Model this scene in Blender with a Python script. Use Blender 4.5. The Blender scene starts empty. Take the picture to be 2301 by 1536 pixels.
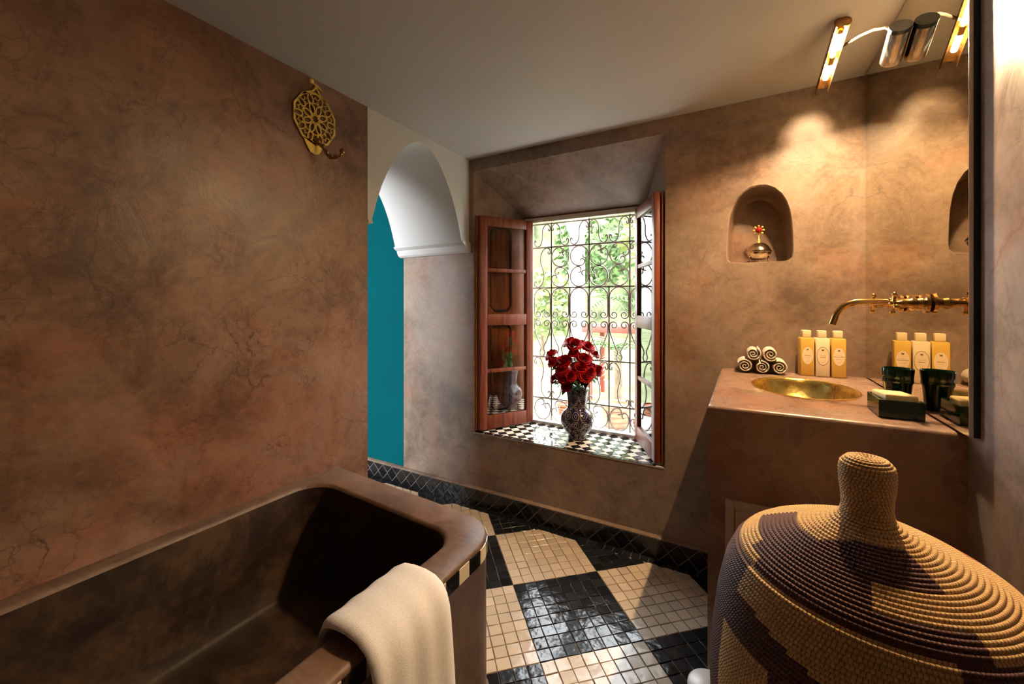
import bpy, bmesh, math, random
from mathutils import Matrix, Vector
R = math.radians
random.seed(7)
scn = bpy.context.scene
COL = scn.collection

# ------------------------------------------------------------------ camera, sky, exposure
cd = bpy.data.cameras.new('camera'); cam = bpy.data.objects.new('camera', cd); COL.objects.link(cam)
cam.location = (0, 0, 1.25); cam.rotation_euler = (R(90), 0, R(29.65))
cd.sensor_width = 36; cd.lens = 36 * 913 / 2301; cd.shift_y = (683 - 768) / 2301; cd.clip_start = 0.02
scn.camera = cam
SKY = 20.0
w = bpy.data.worlds.new('overcast_sky'); scn.world = w; w.use_nodes = True
w.node_tree.nodes['Background'].inputs[0].default_value = (0.93, 0.97, 1.0, 1)
w.node_tree.nodes['Background'].inputs[1].default_value = SKY
vs = scn.view_settings
vs.view_transform = 'Standard'; vs.look = 'None'; vs.gamma = 1; vs.use_curve_mapping = False; vs.exposure = -0.1
LAMP = 8500.0

def portal(name, loc, rot, sx, sy):
    l = bpy.data.lights.new(name, 'AREA'); l.shape = 'RECTANGLE'; l.size = sx; l.size_y = sy
    l.cycles.is_portal = True
    o = bpy.data.objects.new(name, l); COL.objects.link(o); o.location = loc; o.rotation_euler = rot
portal('daylight_portal', (-0.90, 2.56, 1.13), (R(-90), 0, 0), 0.82, 1.4)
portal('daylight_portal', (-2.785, -0.29, 0.98), (R(90), 0, 0), 1.33, 1.95)

# ------------------------------------------------------------------ mesh helpers
class MB:
    def __init__(s): s.v = []; s.f = []; s.uv = {}; s.col = {}
    def add(s, vs, fs, M=None):
        b = len(s.v)
        s.v += [tuple(M @ Vector(p)) if M is not None else tuple(p) for p in vs]
        s.f += [tuple(b + i for i in f) for f in fs]
        return s
    def box(s, x0, x1, y0, y1, z0, z1, M=None):
        return s.add([(x0,y0,z0),(x1,y0,z0),(x1,y1,z0),(x0,y1,z0),(x0,y0,z1),(x1,y0,z1),(x1,y1,z1),(x0,y1,z1)],
                     [(0,3,2,1),(4,5,6,7),(0,1,5,4),(1,2,6,5),(2,3,7,6),(3,0,4,7)], M)
    def cbox(s, x0, x1, y0, y1, z0, z1, b=0.003, M=None, seg=2):
        bm = bmesh.new(); t = MB().box(x0,x1,y0,y1,z0,z1)
        vv = [bm.verts.new(p) for p in t.v]
        for f in t.f: bm.faces.new([vv[i] for i in f])
        bmesh.ops.bevel(bm, geom=bm.edges[:], offset=b, segments=seg, affect='EDGES', profile=0.5)
        bm.verts.index_update()
        s.add([v.co.copy() for v in bm.verts], [[v.index for v in f.verts] for f in bm.faces], M); bm.free()
        return s
    def quad(s, a, b, c, d, M=None): return s.add([a,b,c,d], [(0,1,2,3)], M)
    def loft(s, loops, closed=True, cap0=False, cap1=False, M=None):
        n = len(loops[0]); vs = [p for l in loops for p in l]; fs = []
        for i in range(len(loops) - 1):
            for j in range(n if closed else n - 1):
                k = (j + 1) % n
                fs.append((i*n+j, i*n+k, (i+1)*n+k, (i+1)*n+j))
        if cap0: fs.append(tuple(range(n))[::-1])
        if cap1: fs.append(tuple((len(loops)-1)*n + j for j in range(n)))
        return s.add(vs, fs, M)
    def lathe(s, prof, n=32, M=None, cap0=True, cap1=True, sx=1, sy=1):
        loops = [[(r*sx*math.cos(2*math.pi*j/n), r*sy*math.sin(2*math.pi*j/n), z) for j in range(n)] for r, z in prof]
        return s.loft(loops, True, cap0, cap1, M)
    def tube(s, pts, r, n=8, M=None, caps=True):
        P = [Vector(p) for p in pts]; loops = []; up = None
        for i, p in enumerate(P):
            t = (P[min(i+1, len(P)-1)] - P[max(i-1, 0)]).normalized()
            if up is None:
                up = Vector((0,0,1)) if abs(t.z) < 0.9 else Vector((1,0,0))
            a = t.cross(up)
            if a.length < 1e-6: a = t.orthogonal()
            a.normalize(); b = a.cross(t); up = b
            rr = r[i] if isinstance(r, (list, tuple)) else r
            loops.append([p + a*rr*math.cos(2*math.pi*k/n) + b*rr*math.sin(2*math.pi*k/n) for k in range(n)])
        return s.loft(loops, True, caps, caps, M)
    def ball(s, c, r, n=12, m=8, M=None, sz=1):
        c = Vector(c); loops = []
        for i in range(m + 1):
            a = math.pi * i / m; rr = max(r * math.sin(a), 1e-5)
            loops.append([c + Vector((rr*math.cos(2*math.pi*j/n), rr*math.sin(2*math.pi*j/n), -r*sz*math.cos(a))) for j in range(n)])
        return s.loft(loops, True, True, True, M)
    def prism(s, poly, h0, h1, axis='z', M=None):
        n = len(poly)
        def P(a, b, h): return {'z': (a,b,h), 'y': (a,h,b), 'x': (h,a,b)}[axis]
        vs = [P(a,b,h0) for a, b in poly] + [P(a,b,h1) for a, b in poly]
        fs = [tuple(range(n))[::-1], tuple(range(n, 2*n))] + [(i, (i+1) % n, n+(i+1) % n, n+i) for i in range(n)]
        return s.add(vs, fs, M)
    def mesh(s, name, smooth=35):
        me = bpy.data.meshes.new(name); me.from_pydata(s.v, [], s.f); me.validate(); me.update()
        bm = bmesh.new(); bm.from_mesh(me); bmesh.ops.recalc_face_normals(bm, faces=bm.faces[:]); bm.to_mesh(me); bm.free()
        if smooth:
            me.shade_smooth(); me.set_sharp_from_angle(angle=R(smooth))
        return me

def link(name, me, m, parent=None, loc=None, rot=None):
    o = bpy.data.objects.new(name, me); COL.objects.link(o)
    if m is not None and me is not None and len(me.materials) == 0: me.materials.append(m)
    if parent: o.parent = parent
    if loc: o.location = loc
    if rot: o.rotation_euler = rot
    return o
def obj(name, mb, m, parent=None, smooth=35, loc=None, rot=None): return link(name, mb.mesh(name, smooth), m, parent, loc, rot)
def tag(o, label, cat, group=None, kind=None):
    o['label'] = label; o['category'] = cat
    if group: o['group'] = group
    if kind: o['kind'] = kind
    return o
def thing(name, label, cat, loc=(0,0,0), rotz=0, group=None):
    o = bpy.data.objects.new(name, None); COL.objects.link(o); o.empty_display_size = 0.05
    o.location = loc; o.rotation_euler = (0, 0, rotz)
    return tag(o, label, cat, group)
def struct(name, mb, m, label, cat, smooth=35): return tag(obj(name, mb, m, None, smooth), label, cat, None, 'structure')
def T(x, y, z): return Matrix.Translation((x, y, z))
def RZ(a): return Matrix.Rotation(a, 4, 'Z')
def RX(a): return Matrix.Rotation(a, 4, 'X')
def RY(a): return Matrix.Rotation(a, 4, 'Y')

# ------------------------------------------------------------------ materials
def newmat(name):
    m = bpy.data.materials.new(name); m.use_nodes = True
    nt = m.node_tree; return m, nt, nt.nodes['Principled BSDF']
def N(nt, t, **kw):
    n = nt.nodes.new(t)
    for k, v in kw.items():
        if k in n.inputs.keys() if isinstance(k, str) else False: n.inputs[k].default_value = v
        else: setattr(n, k, v)
    return n
def pm(name, c, rough=0.5, metal=0.0, spec=0.5, var=0.0, vscale=8.0, bump=0.0, bscale=60.0, coat=0.0, trans=0.0, sss=0.0):
    m, nt, b = newmat(name)
    b.inputs['Base Color'].default_value = (*c, 1); b.inputs['Roughness'].default_value = rough
    b.inputs['Metallic'].default_value = metal; b.inputs['Specular IOR Level'].default_value = spec
    b.inputs['Coat Weight'].default_value = coat; b.inputs['Transmission Weight'].default_value = trans
    L = nt.links.new
    tc = nt.nodes.new('ShaderNodeTexCoord')
    if var:
        n = N(nt, 'ShaderNodeTexNoise'); n.inputs['Scale'].default_value = vscale; n.inputs['Detail'].default_value = 6
        L(tc.outputs['Object'], n.inputs['Vector'])
        r = nt.nodes.new('ShaderNodeValToRGB')
        r.color_ramp.elements[0].position = 0.3; r.color_ramp.elements[1].position = 0.7
        r.color_ramp.elements[0].color = (*[x*(1-var) for x in c], 1); r.color_ramp.elements[1].color = (*[min(1, x*(1+var)) for x in c], 1)
        L(n.outputs['Fac'], r.inputs[0]); L(r.outputs[0], b.inputs['Base Color'])
    if bump:
        n2 = N(nt, 'ShaderNodeTexNoise'); n2.inputs['Scale'].default_value = bscale; n2.inputs['Detail'].default_value = 4
        L(tc.outputs['Object'], n2.inputs['Vector'])
        bp = nt.nodes.new('ShaderNodeBump'); bp.inputs['Strength'].default_value = bump; bp.inputs['Distance'].default_value = 0.01
        L(n2.outputs['Fac'], bp.inputs['Height']); L(bp.outputs[0], b.inputs['Normal'])
    return m
def ramp(nt, stops):
    r = nt.nodes.new('ShaderNodeValToRGB'); e = r.color_ramp.elements
    while len(e) < len(stops): e.new(0.5)
    for i, (p, c) in enumerate(stops):
        e[i].position = p; e[i].color = (*c, 1) if len(c) == 3 else c
    return r
def tadelakt(name, dark, mid, light, rough=(0.28, 0.48), crack=1.0, bump=0.16, seed=0.0, cs=3.4):
    m, nt, b = newmat(name); L = nt.links.new
    g = nt.nodes.new('ShaderNodeNewGeometry')
    mp = nt.nodes.new('ShaderNodeMapping'); mp.inputs['Location'].default_value = (seed, seed*1.7, seed*0.6)
    L(g.outputs['Position'], mp.inputs[0])
    def noise(sc, det, rg=0.6, dist=0.0):
        n = nt.nodes.new('ShaderNodeTexNoise'); n.inputs['Scale'].default_value = sc; n.inputs['Detail'].default_value = det
        n.inputs['Roughness'].default_value = rg; n.inputs['Distortion'].default_value = dist; L(mp.outputs[0], n.inputs['Vector']); return n
    def math_(op, a, bb, clamp=False):
        n = nt.nodes.new('ShaderNodeMath'); n.operation = op; n.use_clamp = clamp
        for i, x in enumerate((a, bb)):
            if isinstance(x, (int, float)): n.inputs[i].default_value = x
            else: L(x, n.inputs[i])
        return n.outputs[0]
    big = noise(1.7, 9, 0.62, 0.5); med = noise(6.0, 10, 0.72, 1.2); fine = noise(38.0, 6, 0.7); hue = noise(2.6, 6, 0.6, 0.8)
    s1 = math_('ADD', math_('MULTIPLY', big.outputs['Fac'], 0.55), math_('MULTIPLY', med.outputs['Fac'], 0.3))
    s2 = math_('ADD', s1, math_('MULTIPLY', fine.outputs['Fac'], 0.15))
    cr0 = ramp(nt, [(0.40, dark), (0.5, mid), (0.60, light)]); L(s2, cr0.inputs[0])
    hm = nt.nodes.new('ShaderNodeMapRange'); hm.inputs['From Min'].default_value = 0.48; hm.inputs['From Max'].default_value = 0.68; hm.inputs['To Max'].default_value = 0.75; L(hue.outputs['Fac'], hm.inputs['Value'])
    cr = nt.nodes.new('ShaderNodeMix'); cr.data_type = 'RGBA'; cr.blend_type = 'MULTIPLY'; L(hm.outputs[0], cr.inputs['Factor']); L(cr0.outputs[0], cr.inputs['A']); cr.inputs['B'].default_value = (1.12, 0.80, 0.66, 1)
    # wandering hairline cracks
    dn = noise(4.0, 5, 0.6); va = nt.nodes.new('ShaderNodeVectorMath'); va.operation = 'SCALE'; va.inputs['Scale'].default_value = 0.28
    L(dn.outputs['Color'], va.inputs[0])
    vb = nt.nodes.new('ShaderNodeVectorMath'); vb.operation = 'ADD'; L(mp.outputs[0], vb.inputs[0]); L(va.outputs[0], vb.inputs[1])
    facs = []
    for sc, wd, lo, amt in ((cs, 0.016, 0.53, 0.38), (cs*3.1, 0.035, 0.50, 0.30), (cs*8, 0.08, 0.47, 0.24)):
        vo = nt.nodes.new('ShaderNodeTexVoronoi'); vo.feature = 'DISTANCE_TO_EDGE'; vo.inputs['Scale'].default_value = sc
        L(vb.outputs[0], vo.inputs['Vector'])
        mr = nt.nodes.new('ShaderNodeMapRange'); mr.inputs['From Min'].default_value = 0; mr.inputs['From Max'].default_value = wd
        mr.inputs['To Min'].default_value = 1; mr.inputs['To Max'].default_value = 0; L(vo.outputs['Distance'], mr.inputs['Value'])
        mk = noise(2.3 + sc*0.2, 3); mm = nt.nodes.new('ShaderNodeMapRange'); mm.inputs['From Min'].default_value = lo; mm.inputs['From Max'].default_value = lo + 0.16
        L(mk.outputs['Fac'], mm.inputs['Value'])
        facs.append(math_('MULTIPLY', math_('MULTIPLY', mr.outputs[0], mm.outputs[0]), amt*crack))
    cf = math_('ADD', math_('ADD', facs[0], facs[1]), facs[2], True)
    mx = nt.nodes.new('ShaderNodeMix'); mx.data_type = 'RGBA'
    L(cf, mx.inputs['Factor']); L(cr.outputs['Result'], mx.inputs['A']); mx.inputs['B'].default_value = (*[x*0.25 for x in dark], 1)
    L(mx.outputs['Result'], b.inputs['Base Color'])
    rr = nt.nodes.new('ShaderNodeMapRange'); rr.inputs['To Min'].default_value = rough[0]; rr.inputs['To Max'].default_value = rough[1]
    rr.inputs['From Min'].default_value = 0.3; rr.inputs['From Max'].default_value = 0.7
    L(med.outputs['Fac'], rr.inputs['Value']); L(rr.outputs[0], b.inputs['Roughness'])
    h = math_('SUBTRACT', math_('ADD', math_('MULTIPLY', med.outputs['Fac'], 0.8), math_('MULTIPLY', fine.outputs['Fac'], 0.2)), math_('MULTIPLY', cf, 0.10))
    bp = nt.nodes.new('ShaderNodeBump'); bp.inputs['Strength'].default_value = bump; bp.inputs['Distance'].default_value = 0.02
    L(h, bp.inputs['Height']); L(bp.outputs[0], b.inputs['Normal'])
    return m
def tilemat(name, c, rough, var, bump):
    m, nt, b = newmat(name); L = nt.links.new
    oi = nt.nodes.new('ShaderNodeObjectInfo'); g = nt.nodes.new('ShaderNodeNewGeometry')
    n = nt.nodes.new('ShaderNodeTexNoise'); n.inputs['Scale'].default_value = 14; n.inputs['Detail'].default_value = 5; L(g.outputs['Position'], n.inputs['Vector'])
    wn = nt.nodes.new('ShaderNodeTexWhiteNoise'); wn.noise_dimensions = '1D'; L(oi.outputs['Random'], wn.inputs['W'])
    ad = nt.nodes.new('ShaderNodeMath'); ad.operation = 'ADD'; L(n.outputs['Fac'], ad.inputs[0]); L(wn.outputs['Value'], ad.inputs[1])
    r = ramp(nt, [(0.35, [x*(1-var) for x in c]), (0.95, [min(1, x*(1+var)) for x in c])])
    h = nt.nodes.new('ShaderNodeMath'); h.operation = 'MULTIPLY'; h.inputs[1].default_value = 0.6; L(ad.outputs[0], h.inputs[0]); L(h.outputs[0], r.inputs[0])
    L(r.outputs[0], b.inputs['Base Color']); b.inputs['Roughness'].default_value = rough
    n2 = nt.nodes.new('ShaderNodeTexNoise'); n2.inputs['Scale'].default_value = 30; n2.inputs['Detail'].default_value = 2; L(g.outputs['Position'], n2.inputs['Vector'])
    bp = nt.nodes.new('ShaderNodeBump'); bp.inputs['Strength'].default_value = bump; bp.inputs['Distance'].default_value = 0.006
    L(n2.outputs['Fac'], bp.inputs['Height']); L(bp.outputs[0], b.inputs['Normal'])
    return m
def woodmat(name, c1, c2, rough=0.45):
    m, nt, b = newmat(name); L = nt.links.new
    g = nt.nodes.new('ShaderNodeNewGeometry'); mp = nt.nodes.new('ShaderNodeMapping'); mp.inputs['Scale'].default_value = (22, 22, 2.2)
    L(g.outputs['Position'], mp.inputs[0])
    n = nt.nodes.new('ShaderNodeTexNoise'); n.inputs['Scale'].default_value = 1.6; n.inputs['Detail'].default_value = 7; n.inputs['Distortion'].default_value = 0.8
    L(mp.outputs[0], n.inputs['Vector'])
    r = ramp(nt, [(0.3, c1), (0.7, c2)]); L(n.outputs['Fac'], r.inputs[0]); L(r.outputs[0], b.inputs['Base Color'])
    b.inputs['Roughness'].default_value = rough; b.inputs['Specular IOR Level'].default_value = 0.25; b.inputs['Coat Weight'].default_value = 0.04; b.inputs['Coat Roughness'].default_value = 0.2
    bp = nt.nodes.new('ShaderNodeBump'); bp.inputs['Strength'].default_value = 0.15; bp.inputs['Distance'].default_value = 0.004
    L(n.outputs['Fac'], bp.inputs['Height']); L(bp.outputs[0], b.inputs['Normal'])
    return m

M = {}
M['tad_wall'] = tadelakt('tadelakt_taupe', (0.120, 0.080, 0.056), (0.225, 0.158, 0.116), (0.320, 0.235, 0.178))
M['tad_left'] = tadelakt('tadelakt_brown', (0.095, 0.050, 0.034), (0.215, 0.118, 0.080), (0.320, 0.192, 0.136), seed=3.1, crack=1.6, cs=2.6)
M['tad_right'] = tadelakt('tadelakt_grey', (0.18, 0.148, 0.140), (0.32, 0.268, 0.255), (0.42, 0.36, 0.345), seed=5.2, crack=0.9, cs=2.2)
M['tad_vanity'] = tadelakt('tadelakt_vanity', (0.185, 0.112, 0.082), (0.250, 0.160, 0.120), (0.31, 0.21, 0.165), seed=8.3, crack=0.35, rough=(0.2, 0.36), bump=0.15)
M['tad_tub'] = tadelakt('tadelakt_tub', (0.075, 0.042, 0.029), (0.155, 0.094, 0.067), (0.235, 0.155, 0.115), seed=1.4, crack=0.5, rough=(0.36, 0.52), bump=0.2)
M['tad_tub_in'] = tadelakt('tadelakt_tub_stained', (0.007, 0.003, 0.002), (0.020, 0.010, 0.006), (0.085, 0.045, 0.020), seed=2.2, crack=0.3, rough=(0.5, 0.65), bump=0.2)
M['white'] = pm('white_plaster', (0.47, 0.458, 0.448), 0.7, var=0.03, vscale=3, bump=0.05, bscale=20)
M['arch_white'] = pm('white_lime_plaster', (0.62, 0.615, 0.61), 0.7, var=0.02, vscale=3)
M['teal'] = pm('teal_paint', (0.0, 0.080, 0.098), 0.8, spec=0.05, var=0.06, vscale=2)
M['grout'] = pm('grey_grout', (0.25, 0.21, 0.175), 0.9, var=0.15, vscale=30)
M['grout_light'] = pm('pale_grout', (0.36, 0.30, 0.24), 0.9, var=0.15, vscale=30)
M['tile_b'] = tilemat('black_zellige', (0.012, 0.014, 0.018), 0.17, 0.5, 0.3)
M['tile_w'] = tilemat('cream_zellige', (0.60, 0.50, 0.385), 0.18, 0.12, 0.22)
M['skirt_b'] = tilemat('black_zellige_skirting', (0.008, 0.008, 0.010), 0.22, 0.5, 0.35)
M['sill_b'] = tilemat('black_sill_tile', (0.012, 0.010, 0.010), 0.10, 0.4, 0.12)
M['sill_w'] = tilemat('white_sill_tile', (0.70, 0.62, 0.50), 0.12, 0.08, 0.12)
M['wood'] = woodmat('red_brown_cedar', (0.075, 0.016, 0.006), (0.24, 0.055, 0.018))
M['wood_panel'] = woodmat('orange_cedar_panel', (0.20, 0.050, 0.016), (0.46, 0.14, 0.045))
M['wood_dark'] = woodmat('dark_cedar_moulding', (0.03, 0.010, 0.006), (0.08, 0.025, 0.012))
M['white_metal'] = pm('white_painted_metal', (0.78, 0.76, 0.72), 0.45, var=0.06, vscale=20)
M['iron'] = pm('painted_iron', (0.38, 0.33, 0.28), 0.5, metal=0.2, var=0.25, vscale=25)
M['brass'] = pm('polished_brass', (0.83, 0.55, 0.20), 0.14, metal=1, var=0.15, vscale=30)
M['brass_dark'] = pm('aged_brass', (0.42, 0.25, 0.09), 0.25, metal=1, var=0.3, vscale=40)
M['brass_basin'] = pm('hammered_brass', (0.88, 0.62, 0.19), 0.24, metal=1, var=0.2, vscale=18, bump=0.35, bscale=28)
M['gilt'] = pm('gilded_brass', (1.0, 0.66, 0.17), 0.45, metal=0.35, var=0.15, vscale=40)
M['chrome'] = pm('brushed_nickel', (0.62, 0.55, 0.47), 0.22, metal=1)
M['bronze'] = pm('dark_bronze_arm', (0.10, 0.065, 0.04), 0.55, metal=0.6)
M['silver'] = pm('silver_gilt_metal', (0.80, 0.70, 0.52), 0.16, metal=1, var=0.2, vscale=60, bump=0.15, bscale=90)
M['ruby'] = pm('red_glass_bead', (0.30, 0.01, 0.01), 0.15)
M['dark'] = pm('black_edge', (0.006, 0.006, 0.008), 0.4)
M['mirror'] = pm('mirror_glass', (0.74, 0.71, 0.58), 0.0, metal=1)
M['towel'] = pm('white_terry', (0.90, 0.88, 0.90), 0.95, spec=0.1, var=0.05, vscale=220, bump=0.3, bscale=650)
M['roll'] = pm('cream_terry', (0.78, 0.70, 0.60), 0.95, spec=0.1, var=0.06, vscale=60, bump=0.7, bscale=500)
M['bottle_y'] = pm('amber_gel_bottle', (0.66, 0.42, 0.09), 0.3, var=0.06, vscale=12)
M['bottle_c'] = pm('cream_lotion_bottle', (0.80, 0.68, 0.46), 0.35)
M['cap'] = pm('cream_bottle_cap', (0.82, 0.68, 0.42), 0.4)
M['label'] = pm('cream_paper_label', (0.84, 0.68, 0.48), 0.6)
M['print'] = pm('brown_print', (0.10, 0.07, 0.03), 0.7)
M['green'] = pm('dark_green_glaze', (0.003, 0.020, 0.010), 0.08, var=0.4, vscale=20)
M['soap'] = pm('yellow_cream_soap', (0.78, 0.60, 0.30), 0.45, var=0.08, vscale=30)
M['panel'] = pm('cream_painted_panel', (0.46, 0.37, 0.29), 0.5, var=0.04)
M['bin'] = pm('white_enamel', (0.78, 0.75, 0.72), 0.3)
M['petal'] = pm('red_rose_petal', (0.36, 0.003, 0.006), 0.6, spec=0.15, var=0.35, vscale=40)
M['leaf'] = pm('rose_leaf', (0.045, 0.12, 0.022), 0.55, spec=0.2, var=0.4, vscale=30)
M['stem'] = pm('rose_stem', (0.12, 0.24, 0.05), 0.5, var=0.2)
M['terracotta'] = pm('weathered_terracotta', (0.50, 0.30, 0.19), 0.8, var=0.25, vscale=14, bump=0.2, bscale=40)
M['terracotta_d'] = pm('dark_terracotta', (0.34, 0.13, 0.06), 0.8, var=0.25, vscale=14)
M['red_paint'] = pm('red_brown_painted_wood', (0.26, 0.05, 0.035), 0.6, var=0.2)
M['foliage'] = pm('garden_leaf', (0.07, 0.13, 0.03), 0.6, var=0.5, vscale=4)
M['foliage2'] = pm('pale_garden_leaf', (0.20, 0.26, 0.08), 0.6, var=0.4, vscale=4)
M['trunk'] = pm('palm_bark', (0.20, 0.14, 0.09), 0.9, var=0.3, vscale=20)
M['court'] = pm('pale_court_lawn', (0.17, 0.20, 0.10), 0.9, spec=0.1, var=0.35, vscale=2)
M['house'] = pm('white_court_wall', (0.72, 0.70, 0.66), 0.8, var=0.04)
M['ivy'] = pm('ivy_covered_wall', (0.105, 0.13, 0.06), 0.8, spec=0.1, var=0.75, vscale=1.3)
M['soil'] = pm('dark_soil', (0.05, 0.035, 0.025), 0.95)
def emis(name, c, s):
    m, nt, b = newmat(name); b.inputs['Base Color'].default_value = (1, 0.9, 0.75, 1)
    b.inputs['Emission Color'].default_value = (*c, 1); b.inputs['Emission Strength'].default_value = s; return m
M['glow'] = emis('lit_lamp_glass', (1.0, 0.67, 0.36), LAMP)
M['glow2'] = emis('frosted_lamp_glass', (1.0, 0.67, 0.36), LAMP*0.35)
def glassmat():
    m, nt, b = newmat('window_pane_glass'); nt.nodes.remove(b); L = nt.links.new
    out = [n for n in nt.nodes if n.type == 'OUTPUT_MATERIAL'][0]
    t = nt.nodes.new('ShaderNodeBsdfTransparent'); t.inputs[0].default_value = (0.93, 0.95, 0.94, 1)
    g = nt.nodes.new('ShaderNodeBsdfGlossy'); g.inputs['Roughness'].default_value = 0.01; g.inputs[0].default_value = (1, 1, 1, 1)
    fr = nt.nodes.new('ShaderNodeFresnel'); fr.inputs[0].default_value = 1.75
    mx = nt.nodes.new('ShaderNodeMixShader'); L(fr.outputs[0], mx.inputs[0]); L(t.outputs[0], mx.inputs[1]); L(g.outputs[0], mx.inputs[2])
    L(mx.outputs[0], out.inputs['Surface']); return m
M['pane'] = glassmat()
def vasemat():
    m, nt, b = newmat('painted_vase_glaze'); L = nt.links.new
    uv = nt.nodes.new('ShaderNodeUVMap'); uv.uv_map = 'UVMap'
    def rings(sx, sy, oy, rads, wd):
        mp = nt.nodes.new('ShaderNodeMapping'); mp.inputs['Scale'].default_value = (sx, sy, 1); mp.inputs['Location'].default_value = (0, oy, 0)
        L(uv.outputs[0], mp.inputs[0])
        fr = nt.nodes.new('ShaderNodeVectorMath'); fr.operation = 'FRACTION'; L(mp.outputs[0], fr.inputs[0])
        sb = nt.nodes.new('ShaderNodeVectorMath'); sb.operation = 'SUBTRACT'; sb.inputs[1].default_value = (0.5, 0.5, 0); L(fr.outputs[0], sb.inputs[0])
        ml = nt.nodes.new('ShaderNodeVectorMath'); ml.operation = 'MULTIPLY'; ml.inputs[1].default_value = (1, 1, 0); L(sb.outputs[0], ml.inputs[0])
        ln = nt.nodes.new('ShaderNodeVectorMath'); ln.operation = 'LENGTH'; L(ml.outputs[0], ln.inputs[0])
        tot = None
        for rd in rads:
            a = nt.nodes.new('ShaderNodeMath'); a.operation = 'SUBTRACT'; a.inputs[1].default_value = rd; L(ln.outputs['Value'], a.inputs[0])
            c = nt.nodes.new('ShaderNodeMath'); c.operation = 'ABSOLUTE'; L(a.outputs[0], c.inputs[0])
            d = nt.nodes.new('ShaderNodeMath'); d.operation = 'LESS_THAN'; d.inputs[1].default_value = wd; L(c.outputs[0], d.inputs[0])
            if tot is None: tot = d.outputs[0]
            else:
                e = nt.nodes.new('ShaderNodeMath'); e.operation = 'MAXIMUM'; L(tot, e.inputs[0]); L(d.outputs[0], e.inputs[1]); tot = e.outputs[0]
        return tot, ln.outputs['Value']
    r1, d1 = rings(6, 3.0, 0.0, (0.46, ), 0.011)
    r2, d2 = rings(12, 6.0, 0.5, (0.40, 0.16), 0.016)
    mxm = nt.nodes.new('ShaderNodeMath'); mxm.operation = 'MAXIMUM'; L(r1, mxm.inputs[0]); L(r2, mxm.inputs[1])
    n = nt.nodes.new('ShaderNodeTexNoise'); n.inputs['Scale'].default_value = 22; n.inputs['Detail'].default_value = 3; L(uv.outputs[0], n.inputs['Vector'])
    base = ramp(nt, [(0.40, (0.022, 0.008, 0.006)), (0.5, (0.012, 0.012, 0.030)), (0.60, (0.018, 0.028, 0.13)), (0.78, (0.14, 0.11, 0.09))]); L(n.outputs['Fac'], base.inputs[0])
    mx = nt.nodes.new('ShaderNodeMix'); mx.data_type = 'RGBA'; L(mxm.outputs[0], mx.inputs['Factor']); L(base.outputs[0], mx.inputs['A']); mx.inputs['B'].default_value = (0.42, 0.33, 0.21, 1)
    L(mx.outputs['Result'], b.inputs['Base Color']); b.inputs['Roughness'].default_value = 0.12; return m
M['vase'] = vasemat()
def basketmat():
    m, nt, b = newmat('coiled_dyed_palm_fibre'); L = nt.links.new
    at = nt.nodes.new('ShaderNodeVertexColor'); at.layer_name = 'dye'
    uv = nt.nodes.new('ShaderNodeUVMap'); uv.uv_map = 'UVMap'
    sp = nt.nodes.new('ShaderNodeSeparateXYZ'); L(uv.outputs[0], sp.inputs[0])
    def mth(op, a, bb=0.0):
        n = nt.nodes.new('ShaderNodeMath'); n.operation = op
        for i, x in enumerate((a, bb)):
            if isinstance(x, (int, float)): n.inputs[i].default_value = x
            else: L(x, n.inputs[i])
        return n.outputs[0]
    row = mth('FLOOR', sp.outputs[1]); fr = mth('FRACT', mth('ADD', mth('ADD', sp.outputs[0], mth('MULTIPLY', row, 0.5)), mth('MULTIPLY', mth('FRACT', sp.outputs[1]), 0.25)))
    tri = mth('ABSOLUTE', mth('SUBTRACT', fr, 0.5))           # 0 middle of a stitch, 0.5 at the gap
    hgt = mth('SQRT', mth('MAXIMUM', mth('SUBTRACT', 0.25, mth('MULTIPLY', tri, tri)), 0.0))
    gap = mth('GREATER_THAN', tri, 0.40)
    ns = nt.nodes.new('ShaderNodeTexNoise'); ns.inputs['Scale'].default_value = 0.9; ns.inputs['Detail'].default_value = 4; L(uv.outputs[0], ns.inputs['Vector'])
    vr = nt.nodes.new('ShaderNodeMapRange'); vr.inputs['To Min'].default_value = 0.65; vr.inputs['To Max'].default_value = 1.3; L(ns.outputs['Fac'], vr.inputs['Value'])
    mu = nt.nodes.new('ShaderNodeMix'); mu.data_type = 'RGBA'; mu.blend_type = 'MULTIPLY'; mu.inputs['Factor'].default_value = 1
    L(at.outputs['Color'], mu.inputs['A']); L(vr.outputs[0], mu.inputs['B'])
    mx = nt.nodes.new('ShaderNodeMix'); mx.data_type = 'RGBA'; L(mth('MULTIPLY', gap, 0.55), mx.inputs['Factor']); L(mu.outputs['Result'], mx.inputs['A']); mx.inputs['B'].default_value = (0.25, 0.10, 0.035, 1)
    L(mx.outputs['Result'], b.inputs['Base Color']); b.inputs['Roughness'].default_value = 0.6
    bp = nt.nodes.new('ShaderNodeBump'); bp.inputs['Strength'].default_value = 0.9; bp.inputs['Distance'].default_value = 0.004
    L(hgt, bp.inputs['Height']); L(bp.outputs[0], b.inputs['Normal']); return m
M['basket'] = basketmat()

# ------------------------------------------------------------------ room constants
XL, XR, YB, ZC = -1.508, 0.4385, 2.10, 2.16
XA = -2.069                       # far face of the thick left wall / arch
WX0, WX1, WZ0, WZ1 = -1.475, -0.332, 0.446, 2.085        # splayed embrasure at the wall face
VX0, VX1, VZ1, YW = -1.30, -0.50, 1.83, 2.47             # embrasure at the window

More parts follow.
